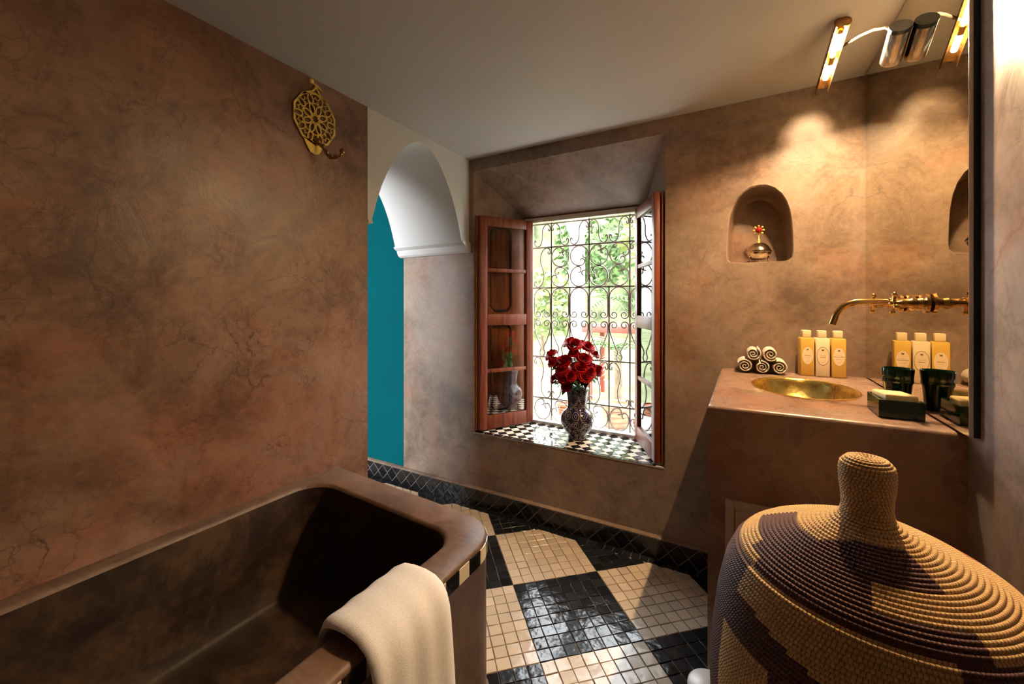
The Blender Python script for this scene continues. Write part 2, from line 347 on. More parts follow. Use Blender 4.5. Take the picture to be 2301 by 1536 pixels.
# ------------------------------------------------------------------ floor with zellige tiles
fb = MB().box(-4.4, 0.62, -1.6, 2.6, -0.15, 0.0)
floor = struct('floor', fb, M['grout'], 'floor of black and cream zellige laid in diagonal checker blocks', 'floor')
ang = R(-46.9); e1 = Vector((math.cos(ang), math.sin(ang))); e2 = Vector((-e1.y, e1.x)); TS = 0.402 / 8
org = Vector((-0.889, 1.571))
def projuv(x, y, z):
    th = R(29.65); d = -math.sin(th)*x + math.cos(th)*y; r = math.cos(th)*x + math.sin(th)*y
    return (1150.5 + 913*r/d, 683 - 913*(z-1.25)/d, d) if d > 0.05 else None
def clip(poly, a, b, c):          # keep a*x+b*y<=c
    out = []
    for i in range(len(poly)):
        p, q = poly[i], poly[(i+1) % len(poly)]; fp = a*p[0]+b*p[1]-c; fq = a*q[0]+b*q[1]-c
        if fp <= 0: out.append(p)
        if fp*fq < 0:
            t = fp/(fp-fq); out.append((p[0]+t*(q[0]-p[0]), p[1]+t*(q[1]-p[1])))
    return out
def tile_mesh(poly, h=0.004, inset=0.0012, jit=0.0008, base=-0.003):
    n = len(poly); c = Vector((sum(p[0] for p in poly)/n, sum(p[1] for p in poly)/n))
    gx, gy = random.uniform(-1, 1)*jit/0.025, random.uniform(-1, 1)*jit/0.025
    vs = [(p[0], p[1], base) for p in poly]
    def hz(p): return (p[0]-c.x)*gx + (p[1]-c.y)*gy
    vs += [(p[0], p[1], h*0.7 + hz(p)) for p in poly]
    for p in poly:
        q = Vector(p); d = (c - q); q = q + d.normalized()*min(inset*1.5, d.length*0.3); vs.append((q.x, q.y, h + hz(q)))
    fs = [tuple(range(2*n, 3*n))] + [(i, (i+1) % n, n+(i+1) % n, n+i) for i in range(n)] + [(n+i, n+(i+1) % n, 2*n+(i+1) % n, 2*n+i) for i in range(n)]
    return MB().add(vs, fs)
cands = []
YC = 2.030
for i in range(-56, 72):
    for j in range(-72, 56):
        c = org + e1*(i+0.5)*TS + e2*(j+0.5)*TS
        if not (-3.3 < c.x < 0.5 and -1.5 < c.y < 2.07): continue
        if XA-0.0 < c.x < XL+0.03 and c.y < 1.30: continue
        if XL <= c.x < -0.70 and -0.5 < c.y < 1.04: continue
        if c.x > -0.06 and c.y > 1.33: continue
        g = 0.0014; black = ((i//8) + (j//8)) % 2 == 0
        h = TS/2 - g*random.uniform(0.6, 1.5)
        poly = []
        for sx, sy in ((-1,-1), (1,-1), (1,1), (-1,1)):
            p = c + e1*(sx*h + random.uniform(-1,1)*0.0006) + e2*(sy*h + random.uniform(-1,1)*0.0006); poly.append((p.x, p.y))
        full = max(p[1] for p in poly) < YC
        if not full:
            poly = clip(poly, 0, 1, YC)
            if len(poly) < 3: continue
            A = abs(sum(poly[k][0]*poly[(k+1) % len(poly)][1]-poly[(k+1) % len(poly)][0]*poly[k][1] for k in range(len(poly))))/2
            if A < 0.0002: continue
        q = projuv(c.x, c.y, 0); score = -1
        if q:
            u, v, d = q
            vis = u < 1600 and v < 1560 and (u > 1092 or (u > 820 and v < 1068 + (u-827)*0.42 - 2))
            if vis: score = 1/d
        cands.append((score, black, poly))
bx0 = -3.2
while bx0 < -0.10:                                     # single border row along the back wall
    wdt = random.uniform(0.036, 0.052)
    poly = [(bx0+0.001, YC+0.002), (bx0+wdt-0.001, YC+0.002), (bx0+wdt-0.001, 2.076), (bx0+0.001, 2.076)]
    q = projuv(bx0, 2.05, 0); cands.append((1/q[2] if (q[0] < 1600 and q[0] > 822) else -1, True, poly)); bx0 += wdt
cands.sort(key=lambda t: -t[0])
rest = {True: MB(), False: MB()}
for k, (sc, black, poly) in enumerate(cands):
    t = tile_mesh(poly)
    if k < 300 and sc > 0: obj('tile', t, M['tile_b' if black else 'tile_w'], floor, smooth=0)
    else: rest[black].add(t.v, t.f)
for b in (True, False):
    o = obj('tile_field', rest[b], M['tile_b' if b else 'tile_w'], floor, smooth=0); o['kind'] = 'stuff'

# ------------------------------------------------------------------ back wall with window embrasure and niche
wb = MB()
def rect(x0, x1, z0, z1, y=YB): wb.quad((x0,y,z0), (x1,y,z0), (x1,y,z1), (x0,y,z1))
NX0, NX1, NZ0, NZ1 = -0.14, 0.26, 1.36, 1.84
rect(XA, WX0, 0, 2.3); rect(WX0, WX1, 0, WZ0); rect(WX0, WX1, WZ1, 2.3); rect(WX1, NX0, 0, 2.3)
rect(NX0, NX1, 0, NZ0); rect(NX0, NX1, NZ1, 2.3); rect(NX1, 0.62, 0, 2.3)
cx, cz = 0.060, 1.58
half = [(0.0, 1.772), (0.030, 1.768), (0.058, 1.752), (0.082, 1.726), (0.100, 1.692), (0.112, 1.650), (0.119, 1.600), (0.122, 1.550), (0.1235, 1.500), (0.1235, 1.468), (0.120, 1.450), (0.110, 1.440), (0.095, 1.437), (0.060, 1.436), (0.0, 1.436)]
outl = [(cx+x, z) for x, z in half] + [(cx-x, z) for x, z in half[-2:0:-1]]
def to_rect(p):
    dx, dz = p[0]-cx, p[1]-cz
    t = min([ (NX1-cx)/dx if dx > 1e-9 else 1e9, (NX0-cx)/dx if dx < -1e-9 else 1e9, (NZ1-cz)/dz if dz > 1e-9 else 1e9, (NZ0-cz)/dz if dz < -1e-9 else 1e9])
    return (cx+dx*t, cz+dz*t)
ol2 = []                                               # add samples towards the rect corners
for i, p in enumerate(outl):
    ol2.append(p); q = outl[(i+1) % len(outl)]
    for a, b in ((NX1, NZ1), (NX1, NZ0), (NX0, NZ0), (NX0, NZ1)):
        ca = math.atan2(b-cz, a-cx); pa = math.atan2(p[1]-cz, p[0]-cx); qa = math.atan2(q[1]-cz, q[0]-cx)
        d1 = (pa-ca+math.pi) % (2*math.pi)-math.pi; d2 = (ca-qa+math.pi) % (2*math.pi)-math.pi
        if d1 > 1e-4 and d2 > 1e-4 and d1+d2 < 1.5:
            t = d1/(d1+d2); ol2.append((p[0]+t*(q[0]-p[0]), p[1]+t*(q[1]-p[1])))
def lp(pts, y, s=1.0): return [(cx+(x-cx)*s, y, cz+(z-cz)*s if z > cz else cz+(z-cz)*(1+(s-1)*0.35)) for x, z in pts]
wb.loft([[(a, YB, b) for a, b in map(to_rect, ol2)], lp(ol2, YB, 1.03), lp(ol2, YB+0.006, 1.0), lp(ol2, YB+0.10, 0.97), lp(ol2, YB+0.155, 0.93), lp(ol2, YB+0.17, 0.86)], True, False, True)
# embrasure: splayed jambs and head, level bottom
f0 = [(WX0,YB,WZ0), (WX1,YB,WZ0), (WX1,YB,WZ1), (WX0,YB,WZ1)]; f1 = [(VX0,YW,WZ0), (VX1,YW,WZ0), (VX1,YW,VZ1), (VX0,YW,VZ1)]
f2 = [(x, 2.60, z) for x, y, z in f1]; f3 = [(-4.4,2.60,-0.2), (0.62,2.60,-0.2), (0.62,2.60,2.4), (-4.4,2.60,2.4)]
wb.loft([f0, f1, f2, f3])
wall_back = struct('wall_back', wb, M['tad_wall'], 'taupe tadelakt wall with deep splayed window opening and arched niche', 'wall', smooth=28)
wt = MB().box(-4.3, XA, YB+0.008, YB+0.06, 0, 2.3)
struct('wall_teal', wt, M['teal'], 'bright teal painted wall seen through the white arch', 'wall')

# ------------------------------------------------------------------ other walls and ceiling
wl = MB().box(XA, XL, -1.5, 1.301, 0.0, 2.30)
struct('wall_left', wl, M['tad_left'], 'brown cracked tadelakt wall above the bathtub', 'wall')
wr = MB().box(XR, 0.62, -1.6, YB, 0.0, 2.30)
struct('wall_right', wr, M['tad_right'], 'greyish tadelakt wall at right beside the mirror edge', 'wall')
wf = MB().box(XL, XR, -1.62, -1.5, 0, 2.3)
struct('wall_behind', wf, M['tad_wall'], 'plain tadelakt wall behind the viewpoint', 'wall')
wh = MB().box(-4.3, -4.2, -0.4, 2.2, 0, 2.3).box(-4.2, -3.45, -0.4, -0.3, 0, 2.3).box(-2.12, XA, -0.4, -0.3, 0, 2.3).box(-3.45, -2.12, -0.4, -0.3, 1.95, 2.3)
struct('wall_hall', wh, M['arch_white'], 'white walls of the passage beyond the arch', 'wall')
ce = MB().box(-4.4, 0.62, -1.62, 2.6, ZC, 2.35)
struct('ceiling', ce, M['white'], 'off-white plaster ceiling', 'ceiling')

# arch wall: pointed arch cut through the thick wall
half = [(0.0, 2.122), (0.02, 2.121), (0.045, 2.114), (0.08, 2.096), (0.115, 2.070), (0.15, 2.036), (0.19, 1.987), (0.225, 1.936), (0.255, 1.885), (0.285, 1.822), (0.312, 1.752), (0.333, 1.685), (0.349, 1.632)]
ay = 1.672
ap = [(ay-a, z) for a, z in half[::-1]] + [(ay+a, z) for a, z in half[1:]]
ap = [(1.3005, 1.632)] + ap + [(YB+0.005, 1.632)]
wa = MB()
for X in (XL, XA):
    wa.loft([[(X, y, z) for y, z in ap], [(X, y, ZC+0.02) for y, z in ap]], closed=False)
wa.loft([[(XL, y, z) for y, z in ap], [(XA, y, z) for y, z in ap]], closed=False)
wall_arch = struct('wall_arch', wa, M['arch_white'], 'white plaster wall pierced by a pointed arch', 'wall', smooth=40)
ti = MB()
pr = [(YB+0.004, 1.572), (2.075, 1.572), (2.060, 1.582), (2.050, 1.600), (2.046, 1.616), (2.030, 1.622), (2.018, 1.632), (2.018, 1.640), (YB+0.004, 1.640)]
ti.prism(pr, XA-0.012, XL+0.012, axis='x')
struct('trim_1', ti, M['arch_white'], 'white stepped impost moulding under the right foot of the arch', 'moulding', smooth=25)
ti = MB(); ti.prism([(1.301, 1.625), (1.326, 1.625), (1.326, 1.640), (1.301, 1.640)], XA-0.01, XL+0.006, axis='x')
struct('trim_2', ti, M['arch_white'], 'thin white impost strip at the left foot of the arch', 'moulding')

# skirting: black lozenge tiles under a tadelakt ledge
sk = MB().box(XA-1.1, -0.088, 2.083, YB+0.02, 0.0, 0.100)
sk.loft([[(x, 2.081, 0.100), (x, 2.079, 0.103), (x, 2.083, 0.107), (x, YB+0.004, 0.112)] for x in (XA-1.1, -0.088)], closed=False)
skirt = struct('baseboard_back', sk, M['tad_wall'], 'skirting of black lozenge tiles along the foot of the back wall', 'skirting', smooth=30)
gr = obj('grout_bed', MB().box(XA-1.1, -0.089, 2.079, 2.084, 0.0, 0.099), M['grout'], skirt)
def rel(poly, g):
    c = Vector((sum(p[0] for p in poly)/len(poly), sum(p[1] for p in poly)/len(poly)))
    return [tuple(Vector(p) + (c-Vector(p)).normalized()*g) for p in poly]
D = 0.090
def sktile(poly):
    m = MB(); q = rel(poly, 0.0014); n = len(q); r2 = rel(q, 0.002)
    m.loft([[(x, 2.080, z) for x, z in q], [(x, 2.0765, z) for x, z in q], [(x, 2.0755, z) for x, z in r2]], True, False, True); return m
ml = sktile([(-D/2, 0.050), (0, 0.003), (D/2, 0.050), (0, 0.097)]).mesh('tile', 0)
mt = sktile([(0.002, 0.0985), (D/2, 0.0535), (D-0.002, 0.0985)]).mesh('tile', 0); mbm = sktile([(0.002, 0.0015), (D-0.002, 0.0015), (D/2, 0.0465)]).mesh('tile', 0)
x = -2.43
while x < -0.14:
    for me, dx in ((ml, 0), (mt, 0), (mbm, 0)): link('tile', me, M['skirt_b'], skirt, loc=(x+dx, 0, 0))
    x += D

# ------------------------------------------------------------------ window: sill tiles, frame, grille
sl = MB().add([(WX0+0.003,YB-0.002,WZ0-0.004), (WX1-0.003,YB-0.002,WZ0-0.004), (VX1,YW,WZ0-0.004), (VX0,YW,WZ0-0.004), (WX0+0.003,YB-0.002,WZ0+0.002), (WX1-0.003,YB-0.002,WZ0+0.002), (VX1,YW,WZ0+0.002), (VX0,YW,WZ0+0.002)],
      [(0,3,2,1), (4,5,6,7), (0,1,5,4), (1,2,6,5), (2,3,7,6), (3,0,4,7)])
sill = struct('window_sill', sl, M['grout_light'], 'window sill of black and white lozenge checker tiles', 'sill')
sd = 0.0685
def inside(poly):
    poly = clip(poly, 0, -1, -(YB+0.030)); 
    if len(poly) >= 3: poly = clip(poly, 0, 1, YW-0.004)
    k = (VX0-WX0)/(YW-YB)
    if len(poly) >= 3: poly = clip(poly, -1, k, -(WX0+0.006)+k*YB)
    k2 = (VX1-WX1)/(YW-YB)
    if len(poly) >= 3: poly = clip(poly, 1, -k2, (WX1-0.006)-k2*YB)
    return poly
def silltile(poly, black):
    t = tile_mesh(poly, h=0.0045, inset=0.0008, jit=0.00018, base=0.0005)
    t.v = [(x, y, z+WZ0) for x, y, z in t.v]; obj('tile', t, M['sill_b' if black else 'sill_w'], sill, smooth=0)
for a in range(-3, 19):
    for b in range(-1, 8):
        for off, black in ((0.0, True), (0.5, False)):
            c = (-1.435 + (a+off)*sd, 2.161 + (b+off)*sd); h = sd/2 - 0.0010
            poly = inside([(c[0]-h, c[1]), (c[0], c[1]-h), (c[0]+h, c[1]), (c[0], c[1]+h)])
            if len(poly) >= 3:
                A = abs(sum(poly[k][0]*poly[(k+1) % len(poly)][1]-poly[(k+1) % len(poly)][0]*poly[k][1] for k in range(len(poly))))/2
                if A > 0.00012: silltile(poly, black)
x = WX0+0.008
while x < WX1-0.05:
    silltile([(x+0.001, YB-0.001), (x+0.067, YB-0.001), (x+0.067, YB+0.028), (x+0.001, YB+0.028)], True); x += 0.068

wf = MB(); FY0, FY1 = YW-0.012, YW+0.03
for x0, x1, z0, z1 in ((VX0, VX0+0.026, WZ0, VZ1), (VX1-0.026, VX1, WZ0, VZ1), (VX0+0.026, VX1-0.026, VZ1-0.032, VZ1), (VX0+0.026, VX1-0.026, WZ0, WZ0+0.024)):
    wf.cbox(x0, x1, FY0, FY1, z0, z1, 0.003)
win = struct('window_1', wf, M['white_metal'], 'narrow white window frame around the iron grille', 'window', smooth=30)

sill.parent = win
for k_ in ('label', 'category', 'kind'): del sill[k_]
YG = 2.512
grille = thing('window_grille', 'scrolled wrought iron grille filling the open window', 'grille', (0, YG, 0))
def turtle(prof, n=90):
    tot = sum(p[0] for p in prof); pts = []; x = z = h = 0.0; ds = tot/n
    for i in range(n+1):
        pts.append((x, z)); s = (i+0.5)*ds; acc = 0
        for ln, k0, k1 in prof:
            if s <= acc+ln or (ln, k0, k1) == prof[-1]:
                k = k0+(k1-k0)*max(0, min(1, (s-acc)/ln)); break
            acc += ln
        h += k*ds; x += math.cos(h)*ds; z += math.sin(h)*ds
    return pts
def fit(pts, x0, x1, z0, z1, rot=0, fx=False):
    c, s = math.cos(rot), math.sin(rot); pts = [(x*c-z*s, x*s+z*c) for x, z in pts]
    if fx: pts = [(-x, z) for x, z in pts]
    a0, a1 = min(p[0] for p in pts), max(p[0] for p in pts); b0, b1 = min(p[1] for p in pts), max(p[1] for p in pts)
    return [(x0+(x-a0)/(a1-a0)*(x1-x0), z0+(z-b0)/(b1-b0)*(z1-z0)) for x, z in pts]
CSC = turtle([(1.3, 5.0, 1.6), (4.6, 1.0, 1.0), (1.3, 1.6, 5.0)])
SSC = turtle([(1.2, 6.0, 1.7), (3.4, 1.0, 0.55), (3.4, -0.55, -1.0), (1.2, -1.7, -6.0)])
rI = 0.0046
def sc2(pts, name='scroll'): obj(name, MB().tube([(x, 0, z) for x, z in pts], rI, 5), M['iron'], grille)
ZT, Z1, Z2, Z3, Z4, Z0 = 1.795, 1.635, 1.360, 0.892, 0.611, 0.462
gx = [-1.255, -1.126, -0.994, -0.861, -0.732, -0.603, -0.515]
for x in (-1.126, -0.861, -0.603): obj('bar', MB().cbox(x-0.005, x+0.005, 0.004, 0.012, WZ0, ZT+0.01, 0.001), M['iron'], grille)
for x in (-0.994, -0.732): obj('bar', MB().cbox(x-0.005, x+0.005, 0.004, 0.012, WZ0, Z2, 0.001), M['iron'], grille)
for z in (Z0, Z4, Z3, Z2, Z1, ZT): obj('rail', MB().cbox(VX0+0.02, VX1-0.02, 0.004, 0.012, z-0.005, z+0.005, 0.001), M['iron'], grille)
def curl(cx_, cz_, r, a0, a1, n=16, r1=0.35):
    return [(cx_+r*(1-(1-r1)*i/n)*math.cos(a0+(a1-a0)*i/n), cz_+r*(1-(1-r1)*i/n)*math.sin(a0+(a1-a0)*i/n)) for i in range(n+1)]
for i in range(6):
    a, b = gx[i], gx[i+1]; wd = b-a; m_ = (a+b)/2
    if wd < 0.1: b = a+0.13; m_ = (a+b)/2
    g = 0.006; xr = min(b, VX1-0.02)
    def keep(pts): return [p for p in pts if p[0] < VX1-0.022]
    odd = i % 2
    sc2(keep(fit(SSC, a+g, b-g, Z1+g, ZT-g, rot=R(40), fx=bool(odd))))
    zm = (Z1+Z2)/2
    if i in (0, 5): sc2(keep(fit(SSC, a+g, b-g, Z2+g, Z1-g, rot=R(70), fx=bool(odd))))
    else:
        sc2(keep(fit(CSC, a+g, b-g, zm+0.003, Z1-g, rot=R(180 if odd else 90) + R(-45 if not odd else 45)*0 + R(135), fx=False)))
        sc2(keep(fit(CSC, a+g, b-g, Z2+g, zm-0.003, rot=R(45 if odd else -45), fx=False)))
    # arched loop with curled feet
    r = 0.026; xl, xrr = a+g, b-g; zb = 1.185; ro = (xrr-xl)/2
    L_ = curl(xl+r, zb, r, math.pi, math.pi*3.3); Rr = [(2*m_-x, z) for x, z in L_]
    arc = [(m_-ro*math.cos(t*math.pi/14), Z2-0.004-ro+ro*math.sin(t*math.pi/14)) for t in range(15)]
    sc2(keep(L_[::-1] + arc + Rr))
    # lower curls running into a lyre point
    zt = 1.118
    Lc = curl(xl+r, zt, r, math.pi, -math.pi*0.3*4.3)
    ly = [(xl, zt-0.02), (xl+0.006, 1.06), (m_-0.028, 0.995), (m_-0.010, 0.962), (m_-0.009, 0.945), (m_-0.018, 0.922), (m_-0.012, 0.905), (m_, Z3)]
    path = Lc[::-1] + ly
    sc2(keep(path)); pr_ = keep([(2*m_-x, z) for x, z in path])
    if len(pr_) > 4: sc2(pr_)
    sc2(keep(fit(SSC, a+g, b-g, Z4+g, Z3-g, rot=R(65), fx=not odd)))
    sc2(keep(fit(CSC, a+g, b-g, Z0+g, Z4-g, rot=R(45 if odd else -45))))

# ------------------------------------------------------------------ casements and shutters
CH = VZ1-0.022-(WZ0+0.016)
def leafset(near, far, side, lab_c, lab_s):
    near, far = Vector(near), Vector(far); d = far-near; W = d.length; a = math.atan2(d.y, d.x)
    root = thing('casement_window', lab_c, 'window', (near.x, near.y, WZ0+0.014), a, 'open casements')
    tk = 0.014; st = 0.052
    def part(n, x0, x1, z0, z1, y0=-tk, y1=tk, m='wood'): return obj(n, MB().cbox(x0, x1, y0, y1, z0, z1, 0.003), M[m], root, smooth=30)
    part('stile', 0, st, 0, CH); part('stile', W-st, W, 0, CH)
    part('top_rail', st, W-st, CH-0.062, CH); part('bottom_rail', st, W-st, 0, 0.085)
    part('middle_rail', st, W-st, 0.655, 0.725)
    part('glazing_bar', st, W-st, 0.355, 0.378, -0.011, 0.011); part('glazing_bar', st, W-st, 0.995, 1.018, -0.011, 0.011)
    for z0, z1 in ((0.085, 0.355), (0.378, 0.655), (0.725, 0.995), (1.018, CH-0.062)):
        obj('pane', MB().box(st, W-st, -0.0015, 0.0015, z0, z1), M['pane'], root, smooth=0)
    # solid shutter folded against the jamb behind
    jn, jf = (Vector((WX0, YB)), Vector((VX0, YW))) if side < 0 else (Vector((WX1, YB)), Vector((VX1, YW)))
    jd = (jf-jn).normalized(); jw = (jf-jn).length
    nrm = Vector((jd.y, -jd.x)) if side < 0 else Vector((-jd.y, jd.x))
    p0 = jn + jd*0.014 + nrm*0.008; aa = math.atan2(jd.y, jd.x)
    sr = thing('wooden_shutter', lab_s, 'shutter', (p0.x, p0.y, WZ0+0.014), aa, 'folded shutters')
    sg = -1 if side < 0 else 1; SW = jw-0.035
    def sp(n, x0, x1, z0, z1, y0, y1, m): 
        ya, yb = sorted((sg*y0, sg*y1)); return obj(n, MB().cbox(x0, x1, ya, yb, z0, z1, 0.002), M[m], sr, smooth=30)
    sp('board', 0, SW, 0, CH, -0.004, 0.004, 'wood_panel')
    for z0, z1 in ((0.10, 0.66), (0.74, 1.29)):
        x0, x1, c = 0.105, SW-0.105, 0.035
        def oc(g): return [(x0+g, z0+c), (x0+c, z0+g), (x1-c, z0+g), (x1-g, z0+c), (x1-g, z1-c), (x1-c, z1-g), (x0+c, z1-g), (x0+g, z1-c)]
        mm = MB(); A, B = oc(0), oc(0.012)
        mm.loft([[(x, sg*0.004, z) for x, z in oc(-0.004)], [(x, sg*0.010, z) for x, z in A], [(x, sg*0.010, z) for x, z in B], [(x, sg*0.004, z) for x, z in oc(0.017)]])
        fr = obj('panel_moulding', mm, M['wood_dark'], sr, smooth=20)
    return root
leafset((-1.437, 2.108), (-1.240, 2.450), -1, 'red-brown casement with four glass panes opened against left jamb of window', 'panelled cedar shutter folded flat behind the left casement glass')
leafset((-0.370, 2.108), (-0.545, 2.450), 1, 'red-brown casement seen nearly edge-on at right side of window', 'cedar shutter folded flat behind the right casement')

# ------------------------------------------------------------------ vanity with brass basin, access panel
ZV = 0.958; VX, VY0 = -0.090, 1.302
bc = (0.180, 1.735); ba, bb = 0.150, 0.200
angs = sorted(set([2*math.pi*k/64 for k in range(64)] + [math.atan2(y-bc[1], x-bc[0]) % (2*math.pi) for x in (VX, XR) for y in (VY0, YB)]))
def rayrect(t, x0, x1, y0, y1):
    dx, dy = math.cos(t), math.sin(t)
    k = min((x1-bc[0])/dx if dx > 1e-9 else 1e9, (x0-bc[0])/dx if dx < -1e-9 else 1e9, (y1-bc[1])/dy if dy > 1e-9 else 1e9, (y0-bc[1])/dy if dy < -1e-9 else 1e9)
    return bc[0]+dx*k, bc[1]+dy*k
def rl(ins, z): return [(*rayrect(t, VX+ins, XR+ins, VY0+ins, YB+ins), z) for t in angs]
def el(s, z): return [(bc[0]+ba*s*math.cos(t), bc[1]+bb*s*math.sin(t), z) for t in angs]
vb = MB().loft([rl(0, 0), rl(0, ZV-0.010), rl(0.003, ZV-0.003), rl(0.010, ZV), el(1.02, ZV), el(1.0, ZV-0.003), el(0.99, ZV-0.02)])
vb.v = [(min(x, XR-0.0006), min(y, YB-0.0006), z) for x, y, z in vb.v]
van = tag(obj('vanity_counter', vb, M['tad_vanity'], smooth=50), 'built-in tadelakt washstand block with oval basin cut-out', 'washstand')
bs = MB(); NB = 64
def eb(s, z, sh=0.0): return [(bc[0]+ba*s*math.cos(2*math.pi*k/NB), bc[1]+bb*s*math.sin(2*math.pi*k/NB)+sh, z) for k in range(NB)]
bs.loft([eb(0.97, ZV-0.025), eb(1.035, ZV+0.0005), eb(1.035, ZV+0.003), eb(1.01, ZV+0.004), eb(0.975, ZV-0.002), eb(0.95, ZV-0.016), eb(0.88, ZV-0.046), eb(0.76, ZV-0.075), eb(0.58, ZV-0.098), eb(0.36, ZV-0.110), eb(0.12, ZV-0.114)], True, False, True)
bsn = tag(obj('brass_basin', bs, M['brass_basin'], smooth=60), 'oval hammered brass basin sunk in the washstand top', 'basin')
obj('drain', MB().lathe([(0.004, 0), (0.020, 0), (0.022, 0.003), (0.016, 0.004), (0.003, 0.002)], 20, T(bc[0], bc[1], ZV-0.113)), M['brass_dark'], bsn)
pn = thing('access_panel', 'cream framed access panel in the washstand front behind basket', 'panel', (0, VY0, 0))
fm = MB()
for x0, x1, z0, z1 in ((-0.044, -0.022, 0.22, 0.700), (0.376, 0.398, 0.22, 0.700), (-0.022, 0.376, 0.678, 0.700), (-0.022, 0.376, 0.22, 0.242)): fm.cbox(x0, x1, -0.008, 0.002, z0, z1, 0.0015)
obj('frame', fm, M['panel'], pn, smooth=30); obj('door', MB().cbox(-0.0205, 0.3745, -0.005, 0.002, 0.2435, 0.6765, 0.0015), M['panel'], pn, smooth=30)

# ------------------------------------------------------------------ mirror
XM = 0.422
mr = thing('wall_mirror', 'tall frameless mirror above the washstand on the right wall', 'mirror', (XM, 1.67, ZV+0.006))
obj('glass', MB().box(0, 0.006, -0.424, 0.424, 0.0, ZC-ZV-0.012), M['mirror'], mr, smooth=0)
obj('backing', MB().box(0.0062, XR-XM-0.0005, -0.428, 0.424, 0.0, ZC-ZV-0.012), M['dark'], mr, smooth=0)
obj('edge_strip', MB().box(-0.001, 0.006, -0.427, -0.4242, 0.0, ZC-ZV-0.012), M['chrome'], mr, smooth=0)

# ------------------------------------------------------------------ tap on the mirror
tp = thing('wall_tap', 'brass wall-mounted basin tap with two cross handles', 'tap', (XM, 1.56, 1.250))
def disc(y, z, r0, x0, x1): return MB().lathe([(r0*0.8, 0), (r0, 0.003), (r0, 0.010), (r0*0.6, 0.014), (r0*0.45, 0.03)], 20, T(-x0, y, z) @ RY(R(-90)))
sp = [(-0.002, 0, 0.004), (-0.05, 0, 0.006), (-0.10, 0, 0.007), (-0.130, 0, 0.006), (-0.150, 0, 0.000), (-0.165, 0, -0.012), (-0.176, 0, -0.030), (-0.186, 0, -0.062)]
obj('spout', MB().tube(sp, 0.0095, 14), M['brass'], tp)
obj('cross_pipe', MB().tube([(-0.022, -0.10, 0.002), (-0.022, 0.10, 0.002)], 0.010, 12), M['brass_dark'], tp)
obj('escutcheon', disc(0, 0.004, 0.022, 0.0005, 0), M['brass'], tp)
for y in (-0.100, 0.100):
    obj('escutcheon', disc(y, 0.002, 0.026, 0.0005, 0), M['brass_dark'], tp)
    v = obj('valve', MB().lathe([(0.013, 0), (0.015, 0.012), (0.011, 0.020), (0.012, 0.030), (0.008, 0.036), (0.007, 0.046)], 16, T(-0.022, y, 0.002) @ RY(R(-90))), M['brass_dark'], tp)
    h = MB().ball((-0.072, y, 0.002), 0.009)
    for k in range(4):
        a = R(20) + k*math.pi/2; p = (-0.070, y+0.026*math.cos(a), 0.002+0.026*math.sin(a))
        h.tube([(-0.070, y, 0.002), p], [0.005, 0.004], 8); h.ball(p, 0.0068, 10, 6)
    obj('cross_handle', h, M['brass'], tp)

# ------------------------------------------------------------------ sconce on the mirror
lm = thing('mirror_lamp', 'small metal arm lamp with lit tube fixed near top of mirror', 'lamp', (XM, 1.62, 2.02))
dirT = (Vector((0.257, 1.835, 2.062)) - Vector((0.272, 1.650, 2.134))).normalized()
def axisM(p, d):
    q = Vector((0, 0, 1)).rotation_difference(Vector(d)); return T(*p) @ q.to_matrix().to_4x4()
L0 = Vector((XM, 1.62, 2.02))
def rp(p): return Vector(p) - L0
obj('body', MB().lathe([(0.005, 0), (0.024, 0.0), (0.026, 0.003), (0.026, 0.100), (0.024, 0.104), (0.005, 0.104)], 24, axisM(rp((0.3945, 1.578, 2.048)), (0, 0.80, -0.45))), M['chrome'], lm)
obj('body_cap', MB().lathe([(0.004, 0), (0.0265, 0.0), (0.0265, 0.012), (0.004, 0.012)], 24, axisM(rp((0.3945, 1.570, 2.0525)), (0, 0.80, -0.45))), M['dark'], lm)
arm = [(0.385, 1.60, 2.055), (0.372, 1.615, 2.080), (0.350, 1.645, 2.098), (0.325, 1.680, 2.108), (0.300, 1.710, 2.110), (0.280, 1.730, 2.108), (0.268, 1.742, 2.104)]
obj('arm', MB().tube([rp(p) for p in arm], 0.0042, 8), M['bronze'], lm)
p0 = Vector((0.272, 1.650, 2.134)); pL = (Vector((0.257, 1.835, 2.062)) - p0).length
def along(t): return rp(p0 + dirT*pL*t)
def seg(name, t0, t1, r, m): obj(name, MB().lathe([(r*0.5, 0), (r, 0.002), (r, pL*(t1-t0)-0.002), (r*0.5, pL*(t1-t0))], 16, axisM(along(t0), dirT)), M[m], lm)
seg('end_cap', 0.0, 0.09, 0.0105, 'brass'); seg('glass_tube', 0.09, 0.50, 0.0078, 'glow'); seg('collar', 0.50, 0.68, 0.0110, 'brass'); seg('glass_tube', 0.68, 1.0, 0.0078, 'glow2')
# brass trough and end plate, added to block light from ceiling and upper walls
sh = MB(); q = Vector((0,0,1)).rotation_difference(dirT).to_matrix().to_4x4()
upv = Vector((0, 0, 1)) - dirT*dirT.z; upv.normalize(); sdv = dirT.cross(upv)
loops = []
for t in (-0.10, 1.30):
    c = along(t); lo = []
    for rr_ in (0.0200, 0.0212):
        rng = range(0, 13) if rr_ < 0.0205 else range(12, -1, -1)
        for k in rng:
            a = R(-18 + 229*k/12) ; lo.append(c + sdv*rr_*math.cos(a) + upv*rr_*math.sin(a))
    loops.append(lo)
sh.loft(loops, True, True, True)
epp = along(-0.10); sh.loft([[epp + dirT*q_ + sdv*0.0235*math.cos(R(-55+290*k/12)) + upv*0.0235*math.sin(R(-55+290*k/12)) for k in range(13)] for q_ in (0.0, 0.001)], True, True, True)
obj('added_light_shield', sh, M['brass_dark'], lm)

